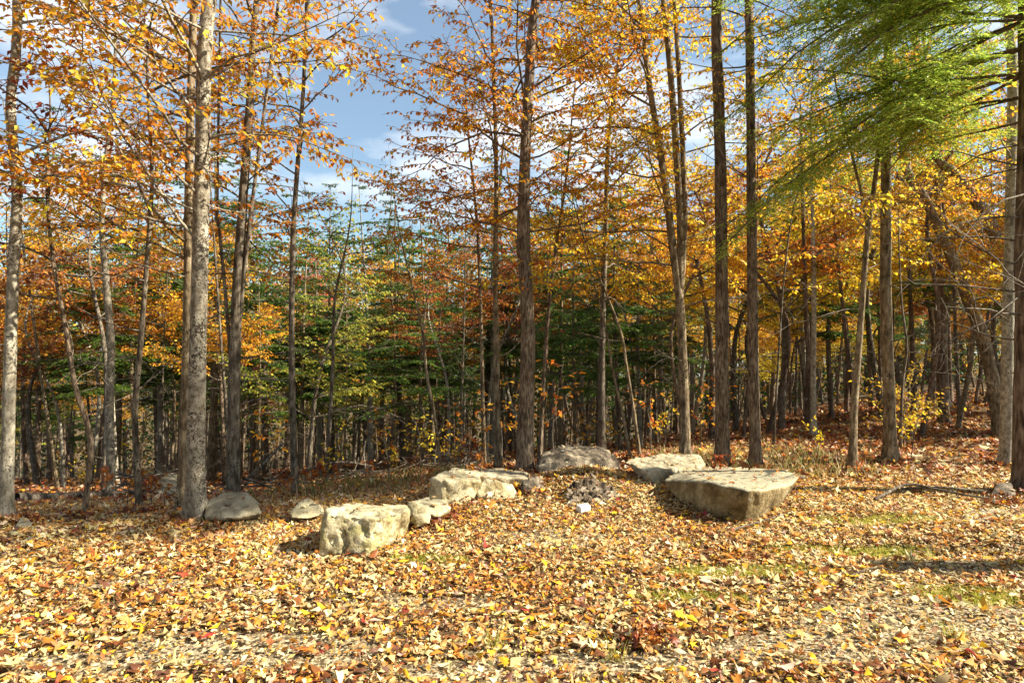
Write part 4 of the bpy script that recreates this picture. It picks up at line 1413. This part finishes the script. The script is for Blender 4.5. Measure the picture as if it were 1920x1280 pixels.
def plant(form, x, y, s=1.0, rz=0.0, tilt=(0, 0), bark=None):
    nm, kind_ = TREE_TEXT[form]
    if y > 0 and -0.95 < x / y < 1.05:
        an = min(ANCHORS, key=lambda q: abs(q[0] - x / y))[1]
        far = 'in the wood' if y < 16 else ('farther into the wood' if y < 28 else 'deep in the wood')
        lab = '%s%s %s behind the %s' % (BARK_WORD[bark], kind_, far, an)
    else:
        lab = '%s%s out of view at the edge of the clearing' % (BARK_WORD[bark], kind_)
    rt = root(nm, (x, y, ground_z(x, y)), lab, 'tree', kind_ + 's of the wood')
    rt.rotation_euler = (tilt[0], tilt[1], rz)
    wd = WID.uniform(.65, 1.25) if 'hemlock' in form else (WID.uniform(.55, 1.3) if 'pole' in form else WID.uniform(.85, 1.15))
    rt.scale = (s * wd, s * wd, s)
    tr, cr = FORMS[form]
    t_ = obj('trunk', tr, rt)
    if bark:
        t_.material_slots[0].link = 'OBJECT'
        t_.material_slots[0].material = M[bark]
    obj('crown', cr, rt, kind='stuff')
    return rt


rngB = random.Random(5)
HTS = {'orange': 8.5, 'gold': 9.5, 'yellow': 7.5, 'rust': 8, 'red': 9, 'lime': 7, 'hemlock_a': 11, 'hemlock_b': 8, 'hemlock_c': 14, 'pole_a': 6.5, 'pole_b': 8, 'pole_c': 5}


def height_cap(u, d):
    """how tall the wood grows: lower, younger growth in the gap left of the middle"""
    e = 0.34
    if -0.36 < u < -0.08:
        e = 0.235
    elif u > 0.35:
        e = 0.36
    elif u < -0.36:
        e = 0.36
    return e * d + EYE


placed = []
fixed = [  # (form, u = x/y, distance, scale)
    ('hemlock_a', -0.205, 24, 1.0), ('hemlock_b', 0.17, 12.5, .62), ('hemlock_b', 0.10, 13.5, .6), ('hemlock_b', 0.23, 15, .7),
    ('red', -0.29, 22, .85), ('red', -0.33, 26, 1.0), ('hemlock_b', -0.40, 13, .62), ('hemlock_b', -0.33, 15, .7),
    ('hemlock_b', -0.27, 12.5, .55), ('hemlock_b', -0.19, 14, .62), ('hemlock_a', -0.62, 16, .75), ('hemlock_a', -0.52, 20, .8),
    ('rust', -0.70, 13, .6), ('orange', -0.45, 12.5, .6), ('yellow', 0.42, 14, 1.0), ('yellow', 0.50, 17, 1.1), ('gold', 0.58, 15, 1.0), ('yellow', 0.35, 18, 1.1),
    ('gold', 0.46, 21, 1.1), ('orange', 0.12, 17, .95), ('orange', 0.22, 19, 1.0), ('gold', 0.28, 22, 1.1), ('orange', 0.02, 18, .9),
    ('rust', -0.04, 15, .75), ('rust', -0.10, 13.5, .6), ('orange', -0.12, 20, .8), ('gold', -0.66, 18, .9), ('orange', -0.74, 15, .8),
    ('orange', -0.58, 14, .75), ('hemlock_b', -0.14, 12, .5), ('hemlock_b', 0.05, 12, .5), ('hemlock_b', 0.14, 11.2, .5), ('hemlock_a', -0.30, 16.5, .6), ('hemlock_a', 0.02, 20, .8), ('hemlock_a', -0.10, 23, .85), ('hemlock_b', 0.20, 13, .62), ('orange', -0.45, 19, .9), ('gold', -0.38, 24, .9), ('yellow', 0.68, 18, 1.1), ('orange', 0.74, 20, 1.1),
    ('hemlock_a', 0.06, 26, .95), ('hemlock_a', 0.14, 30, 1.0), ('hemlock_c', -0.16, 34, .9), ('hemlock_c', 0.0, 33, .9), ('lime', -0.24, 17, .75), ('lime', -0.30, 19, .85),
    ('hemlock_a', -0.33, 14, .58), ('hemlock_a', -0.28, 17, .70), ('hemlock_a', -0.22, 15, .60), ('hemlock_a', -0.17, 18, .72), ('hemlock_a', -0.12, 16, .64), ('hemlock_a', -0.40, 16, .78),
    ('hemlock_a', -0.47, 15, .78), ('hemlock_a', -0.55, 17, .9), ('hemlock_a', 0.075, 15, .68), ('hemlock_a', 0.165, 16.5, .75), ('hemlock_a', 0.115, 19, .85), ('hemlock_a', -0.03, 17, .72), ('hemlock_a', -0.62, 12.5, .62),
]
for form, u, d, s in fixed:
    x_, y_ = u * d, d
    placed.append((x_, y_))
    plant(form, x_, y_, s, rngB.uniform(0, 6.28), (rngB.gauss(0, .03), rngB.gauss(0, .03)), bark=rngB.choice([None, 'tan', 'beech', 'brown']))

KINDS_L = ['orange', 'gold', 'rust', 'orange', 'lime', 'pole_c', 'pole_a', 'hemlock_a', 'hemlock_b', 'hemlock_c', 'hemlock_a', 'pole_a', 'pole_b', 'pole_c', 'pole_a', 'pole_b']
KINDS_R = ['orange', 'gold', 'yellow', 'gold', 'yellow', 'orange', 'rust', 'hemlock_a', 'hemlock_c', 'rust', 'pole_a', 'pole_b', 'pole_c', 'pole_b']
count = 0
tries = 0
while count < 285 and tries < 6000:
    tries += 1
    d = 10.5 + 36 * rngB.random() ** 1.1
    u = rngB.uniform(-0.92, 1.0)
    x_, y_ = u * d, d
    form = rngB.choice(KINDS_R if u > 0.25 else KINDS_L)
    md = 0.9 if form.startswith('pole') else 1.5
    if any((x_ - a) ** 2 + (y_ - b) ** 2 < md * md for a, b in placed):
        continue
    cap = height_cap(u, d) - ground_z(x_, y_)
    s = rngB.uniform(.75, 1.2)
    s = min(s, cap / HTS[form])
    if s < .42:
        continue
    placed.append((x_, y_))
    plant(form, x_, y_, s, rngB.uniform(0, 6.28), (rngB.gauss(0, .055), rngB.gauss(0, .055)), bark=rngB.choice([None, 'conifer', 'tan', None, 'brown', 'brown', 'conifer']))
    count += 1

# unseen trees added to shade the right bank and cut sky fill left and behind
for form, x_, y_, s in ([('hemlock_a', 11.0, 10.6, .75), ('gold', 13, 10.2, .8), ('hemlock_a', 10.5, 12.0, .7), ('hemlock_a', 15.5, 14, .9), ('hemlock_c', 17, 16.5, .9)]
                       + [(('hemlock_a', 'gold', 'orange', 'hemlock_c', 'yellow')[q_ % 5], 13 * math.cos(math.radians(a_)) + (q_ % 3), 13 * math.sin(math.radians(a_)) - (q_ % 2) * 2, 1.15) for q_, a_ in enumerate(range(165, 318, 9))]):
    plant(form, x_, y_, s, rngB.uniform(0, 6.28))

# the far wood closing the view
rngF = np.random.default_rng(99)
n = 120000
th = rngF.uniform(-0.95, 0.95, n)
dist = rngF.uniform(48, 80, n)
xx = np.tan(th * 0.82) * dist
yy = dist
zz = terrain(xx, yy) + np.abs(rngF.beta(1.3, 1.5, n)) * (0.24 * dist - terrain(xx, yy) - 2)
fa = (np.stack([xx, yy, zz], -1), unit(rngF.normal(0, 1, (n, 3)) - UP * .6), unit(UP + rngF.normal(0, .5, (n, 3))), rngF.uniform(.25, .55, n))
v1, f1, c1 = leaf_arrays(fa, LEAF2, rngF, [(0.05, 0.1, 0.02), (0.035, .07, .02), (0.4, .2, .02), (.45, .3, .03), (.22, .08, .02)], [5, 4, 2, 2, 2])
g = Geo()
for q in range(260):
    t_ = rngF.uniform(-.95, .95)
    d = rngF.uniform(46, 75)
    x_ = math.tan(t_ * .82) * d
    z_ = ground_z(x_, d)
    g.tube([[x_, d, z_ - .5], [x_ + rngF.normal(0, .3), d, z_ + 5], [x_ + rngF.normal(0, .6), d, z_ + 12]], [rngF.uniform(.12, .25)] * 2 + [.06], 5)
v2, f2 = g.arrays()
t2 = np.concatenate([f2[:, [0, 1, 2]], f2[:, [0, 2, 3]]]) + len(v1)
c2 = np.tile(np.array([[.2, .17, .13]]), (len(v2), 1))
obj('distant_wood', mesh_np('distant_wood', np.concatenate([v1, v2]), np.concatenate([f1, t2]), np.concatenate([c1, c2]),
    mats=[M['leaf'], M['grey']], mat_idx=np.concatenate([np.zeros(len(f1)), np.ones(len(t2))])), kind='stuff',
    label='far mass of mixed green and rust woodland closing the view', category='wood')


# ------------------------------------------------------------------ undergrowth: saplings, shrub, weeds, grass
def sapling_form(seed, H, pal, nb, leaf, L):
    rng = np.random.default_rng(seed)
    g = Geo()
    st = limb(rng, (0, 0, -.05), (0, 0, 1), H, 6, 0, .07)
    g.tube(st, np.linspace(.006 + H * .003, .002, len(st)), 5)
    fol = Foliage()
    for i in range(nb):
        p, td = at_path(st, rng.uniform(.3, .99))
        a = rng.uniform(0, 6.28)
        sp = limb(rng, p, (math.cos(a), math.sin(a), rng.uniform(.0, .6)), L * rng.uniform(.5, 1.2), 3, 0, .12)
        g.tube(sp, np.linspace(.0035, .0015, len(sp)), 3)
        for q in range(6 if nb < 40 else 12):
            lp, ld = at_path(sp, rng.uniform(.2, .99))
            fol.add(lp, unit(ld + rng.normal(0, .6, 3) - UP * .4), unit(UP + rng.normal(0, .5, 3)), leaf * rng.uniform(.7, 1.2))
    v, f = g.arrays()
    stem = mesh_np('stem', v, f, smooth=True, mats=[M['grey']])
    v, f, c = leaf_arrays(fol.arr(), LEAF4, rng, *PAL[pal])
    return stem, mesh_np('foliage', v, f, c, mats=[M['leaf']])


SAP = {
    'yellow': sapling_form(301, .9, 'yellow', 12, .06, .28),
    'orange': sapling_form(302, 1.1, 'orange', 12, .07, .3),
    'rust': sapling_form(303, .6, 'rust', 8, .085, .18),
    'shrub': sapling_form(304, 1.1, 'yellow', 62, .06, .8),
}
SAPT = {
    'yellow': ('sapling', 'knee high sapling with small yellow leaves', 'yellow saplings at the wood edge'),
    'orange': ('sapling', 'waist high sapling with orange leaves', 'orange saplings at the wood edge'),
    'rust': ('seedling', 'small seedling with drooping dry brown leaves', 'brown seedlings at the wood edge'),
    'shrub': ('shrub', 'spreading shrub of clear yellow leaves behind the straight tan trunk', None),
}


def plant_small(form, x, y, s, rz):
    nm, lab, grp = SAPT[form]
    if form != 'shrub':
        lab += ' behind the ' + min(ANCHORS, key=lambda q: abs(q[0] - x / y))[1]
    rt = root(nm, (x, y, ground_z(x, y)), lab, 'shrub' if form == 'shrub' else 'sapling', grp)
    rt.rotation_euler = (0, 0, rz)
    rt.scale = (s, s, s)
    obj('stem', SAP[form][0], rt)
    obj('foliage', SAP[form][1], rt, kind='stuff')


plant_small('shrub', (1695 - 960) / FPX * 9.4, 9.4, .9, .4)
rngS = random.Random(12)
for q in range(11):
    d = rngS.uniform(8.2, 12)
    plant_small('yellow', rngS.uniform(-.75, .75) * d, d, rngS.uniform(.6, 1.3), rngS.uniform(0, 6))
for q in range(14):
    d = rngS.uniform(8.6, 12.5)
    plant_small('orange', rngS.uniform(-.4, .35) * d, d, rngS.uniform(.7, 1.4), rngS.uniform(0, 6))
for q in range(22):
    d = rngS.uniform(6.4, 8.2)
    plant_small('rust', rngS.choice([rngS.uniform(-.37, -.1), rngS.uniform(-.37, .0), rngS.uniform(.25, .6), rngS.uniform(-.7, -.5)]) * d, d, rngS.uniform(.4, .8), rngS.uniform(0, 6))


def blades(rng, n, xr, yr, h0, h1, w, cols, cw):
    x = rng.uniform(*xr, n)
    y = rng.uniform(*yr, n)
    z = terrain(x, y)
    a = rng.uniform(0, 6.283, n)
    h = rng.uniform(h0, h1, n)
    ln = rng.uniform(.2, 1.2, n) * h
    b = rng.uniform(0, 6.283, n)
    ww = w * rng.uniform(.6, 1.4, n)
    sx, sy = np.cos(a) * ww, np.sin(a) * ww
    mx_, my_ = x + np.cos(b) * ln * .35, y + np.sin(b) * ln * .35
    tx, ty = x + np.cos(b) * ln, y + np.sin(b) * ln
    v = np.stack([np.stack([x - sx, y - sy, z - .01], -1), np.stack([x + sx, y + sy, z - .01], -1),
                  np.stack([mx_ + sx * .7, my_ + sy * .7, z + h * .6], -1), np.stack([mx_ - sx * .7, my_ - sy * .7, z + h * .6], -1),
                  np.stack([tx, ty, z + h], -1)], 1)
    tf = np.array([[0, 1, 2], [0, 2, 3], [3, 2, 4]])
    f = tf[None] + (np.arange(n) * 5)[:, None, None]
    c = np.repeat(pick_col(rng, n, np.array(cols), np.array(cw, dtype=float)), 5, 0)
    return v.reshape(-1, 3), f.reshape(-1, 3), c


mv, mf, mc, n0 = [], [], [], 0
for bx, by, sx, sy in MOSS:
    v, f, c = blades(NR, 1500, (bx - sx, bx + sx), (by - sy, by + sy), .012, .035, .003, [(.36, .34, .05), (.46, .42, .07), (.26, .25, .04)], [3, 2, 2])
    ok = (bare_masks(v[:, 0], v[:, 1])[0].reshape(-1, 5)[:, 0] > .35)
    v = v.reshape(-1, 5, 3)[ok].reshape(-1, 3)
    c = c.reshape(-1, 5, 3)[ok].reshape(-1, 3)
    f = f.reshape(-1, 3, 3)[:int(ok.sum())].reshape(-1, 3)
    mv.append(v)
    mc.append(c)
    mf.append(f + n0)
    n0 += len(v)
obj('moss', mesh_np('moss', np.concatenate(mv), np.concatenate(mf), np.concatenate(mc), mats=[M['grass']]), kind='stuff',
    label='yellow green moss tufts on the open ground', category='moss')
WEED_C = [(.20, .22, .05), (.30, .26, .09), (.40, .32, .15), (.12, .15, .03), (.32, .16, .06)]
v, f, c = blades(NR, 1000, (-2.9, -0.55), (6.6, 8.8), .03, .24, .006, WEED_C, [3, 3, 3, 2, 2])
obj('weeds', mesh_np('weeds', v, f, c, mats=[M['grass']]), kind='stuff', label='tangle of green and straw coloured weeds behind the rocks', category='weeds')
v, f, c = blades(NR, 1400, (1.9, 4.2), (7.0, 9.0), .04, .20, .005, WEED_C, [3, 3, 4, 1, 2])
obj('weeds', mesh_np('weeds', v, f, c, mats=[M['grass']]), kind='stuff', label='thin dry grass around the ridged trunks behind the slab', category='weeds')
v, f, c = blades(NR, 3500, (-3.2, 4.0), (2.7, 6.5), .01, .05, .0022, [(.5, .42, .2), (.38, .36, .1), (.6, .52, .3)], [3, 2, 2])
obj('dry_grass', mesh_np('dry_grass', v, f, c, mats=[M['grass']]), kind='stuff', label='short scattered dry grass blades poking through the fallen leaves', category='grass')
for q, (px, py, nb_, lab) in enumerate([(925, 1208, 34, 'small yellow green grass tuft in the open litter'), (1790, 1200, 30, 'grass tuft on the gritty mossy patch'),
                                        (1158, 1236, 22, 'tiny grass tuft near the small pale pebble'), (1745, 1042, 26, 'straw coloured grass tuft at the edge of the mossy rut')]):
    d = EYE * FPX / (py - 640)
    x_ = (px - 960) / FPX * d
    v, f, c = blades(NR, nb_, (x_ - .035, x_ + .035), (d - .03, d + .03), .05, .13, .0022, [(.42, .42, .06), (.32, .36, .05), (.55, .48, .15)], [3, 2, 2])
    b0 = np.array([x_, d, ground_z(x_, d)])
    obj('grass_tuft', mesh_np('grass_tuft', v - b0, f, c, mats=[M['grass']]), loc=b0, label=lab, category='grass')


# snag added unseen beyond the right edge to throw a shadow along the rut
g = Geo()
rngN = np.random.default_rng(61)
sp_ = limb(rngN, (0, 0, -.2), (0.02, 0, 1), 3.1, 9, 0, .03)
g.tube(sp_, np.linspace(.16, .12, len(sp_)), 12, .2, rngN, flare=(0, .6, 1))
bare_branch(rngN, g, sp_[6], 2.6, .9, .014)
bare_branch(rngN, g, sp_[8], 4.4, .7, .012, .6)
v, f = g.arrays()
obj('snag', mesh_np('snag', v, f, smooth=True, mats=[M['deadwood']]), loc=(6.2, 4.3, ground_z(6.2, 4.3)), label='unseen dead snag added beyond the clearing to cast a shadow', category='tree')

# ------------------------------------------------------------------ fallen wood
def stick_mesh(rng, L, r, forks=1):
    g = Geo()
    p = limb(rng, (-L / 2, 0, 0), (1, 0, 0), L, 7, 0, .10)
    p[:, 2] *= .35
    g.tube(p, np.linspace(r, r * .35, len(p)), 6, .15, rng)
    for q in range(forks):
        s, td = at_path(p, rng.uniform(.3, .8))
        cp = limb(rng, s, unit(td + np.array([0, rng.choice([-1, 1]) * .7, .1])), L * rng.uniform(.2, .4), 4, 0, .1)
        g.tube(cp, np.linspace(r * .5, r * .15, len(cp)), 4)
    v, f = g.arrays()
    return mesh_np('stick', v, f, smooth=True, mats=[M['deadwood']])


STICKS = [stick_mesh(np.random.default_rng(400 + q), 1.0 + .3 * q, .012 + .003 * q, q % 3) for q in range(6)]


def brush_pile(x, y, rx, ry, h, n, label, seed):
    r = random.Random(seed)
    z0 = ground_z(x, y)
    rt = root('brush_pile', (x, y, z0), label, 'brush pile')
    for q in range(n):
        a, b = r.gauss(0, .45), r.gauss(0, .45)
        k_ = max(0.0, 1 - (a * a + b * b))
        o = obj('stick', r.choice(STICKS), rt)
        lx_, ly_ = a * rx, b * ry
        o.location = (lx_, ly_, ground_z(x + lx_, y + ly_) - z0 + .03 + h * k_ * r.random())
        o.rotation_euler = (r.gauss(0, .3), r.gauss(0, .3), r.uniform(0, 6.28))
        s = r.uniform(.3, .8)
        o.scale = (s, s * .9, s * .9)


brush_pile(-3.3, 8.6, .7, .5, .2, 30, 'heap of grey dead sticks beyond the slim straight grey trunk', 1)
brush_pile(-5.3, 9.2, .7, .6, .4, 40, 'heap of dead sticks over the half hidden grey boulder', 2)
brush_pile(-0.8, 10.2, .8, .6, .3, 30, 'heap of grey brush beyond the weeds left of the stout trunk', 3)
brush_pile(-2.3, 9.6, .8, .6, .2, 24, 'low spread of fallen grey branches under the hemlocks', 4)


def fallen(name, pts, r, label, seed, mat='deadwood', cat='branch', seg=9):
    rng = np.random.default_rng(seed)
    pts = np.array([np.array(p, dtype=float) for p in pts])
    b0 = pts[0].copy()
    g = Geo()
    p = catmull(pts - b0, 5)
    g.tube(p, np.linspace(r, r * .55, len(p)), seg, .2, rng)
    v, f = g.arrays()
    return obj(name, mesh_np(name, v, f, smooth=True, mats=[M[mat]]), loc=b0, label=label, category=cat)


def onground(px, d, lift):
    x_ = (px - 960) / FPX * d
    return (x_, d, ground_z(x_, d) + lift)


fallen('fallen_log', [onground(30, 7.4, .05), onground(100, 7.9, .06), onground(180, 8.6, .06)], .06, 'pale fallen log lying behind the smooth grey trunk', 501, cat='log')
fallen('fallen_log', [onground(150, 8.0, .05), onground(200, 8.3, .06), onground(255, 8.8, .05)], .045, 'thin barkless log beside the bright white trunk', 502, cat='log')
fallen('fallen_branch', [onground(1640, 5.95, .03), onground(1700, 6.2, .12), onground(1760, 6.1, .08), onground(1840, 5.9, .06), onground(1940, 5.75, .05)], .014,
       'long bent dead branch lying in front of the big hemlock', 503, 'grey')
fallen('fallen_branch', [onground(1690, 6.4, .03), onground(1770, 6.15, .09), onground(1850, 6.2, .05)], .012, 'short twiggy branch crossing the long bent branch', 504, 'grey')
fallen('fallen_branch', [onground(1375, 5.0, .03), onground(1420, 5.2, .04), onground(1470, 5.35, .06)], .009, 'thin pale stick at the foot of the big slab', 505)
fallen('fallen_branch', [onground(1590, 4.0, .02), onground(1640, 4.1, .04), onground(1695, 4.05, .03)], .007, 'thin curved twig on the gritty ground', 506)
fallen('fallen_branch', [onground(1186, 3.0, .02), onground(1205, 2.97, .03), onground(1222, 2.95, .02)], .006, 'tiny pale stick near the small pebble', 507)
fallen('fallen_branch', [onground(560, 10.5, .2), onground(640, 10.2, .3), onground(720, 10.6, .1)], .03, 'grey bough lying across the brush beyond the weeds', 508)

scene.render.resolution_x = 1024
scene.render.resolution_y = 682
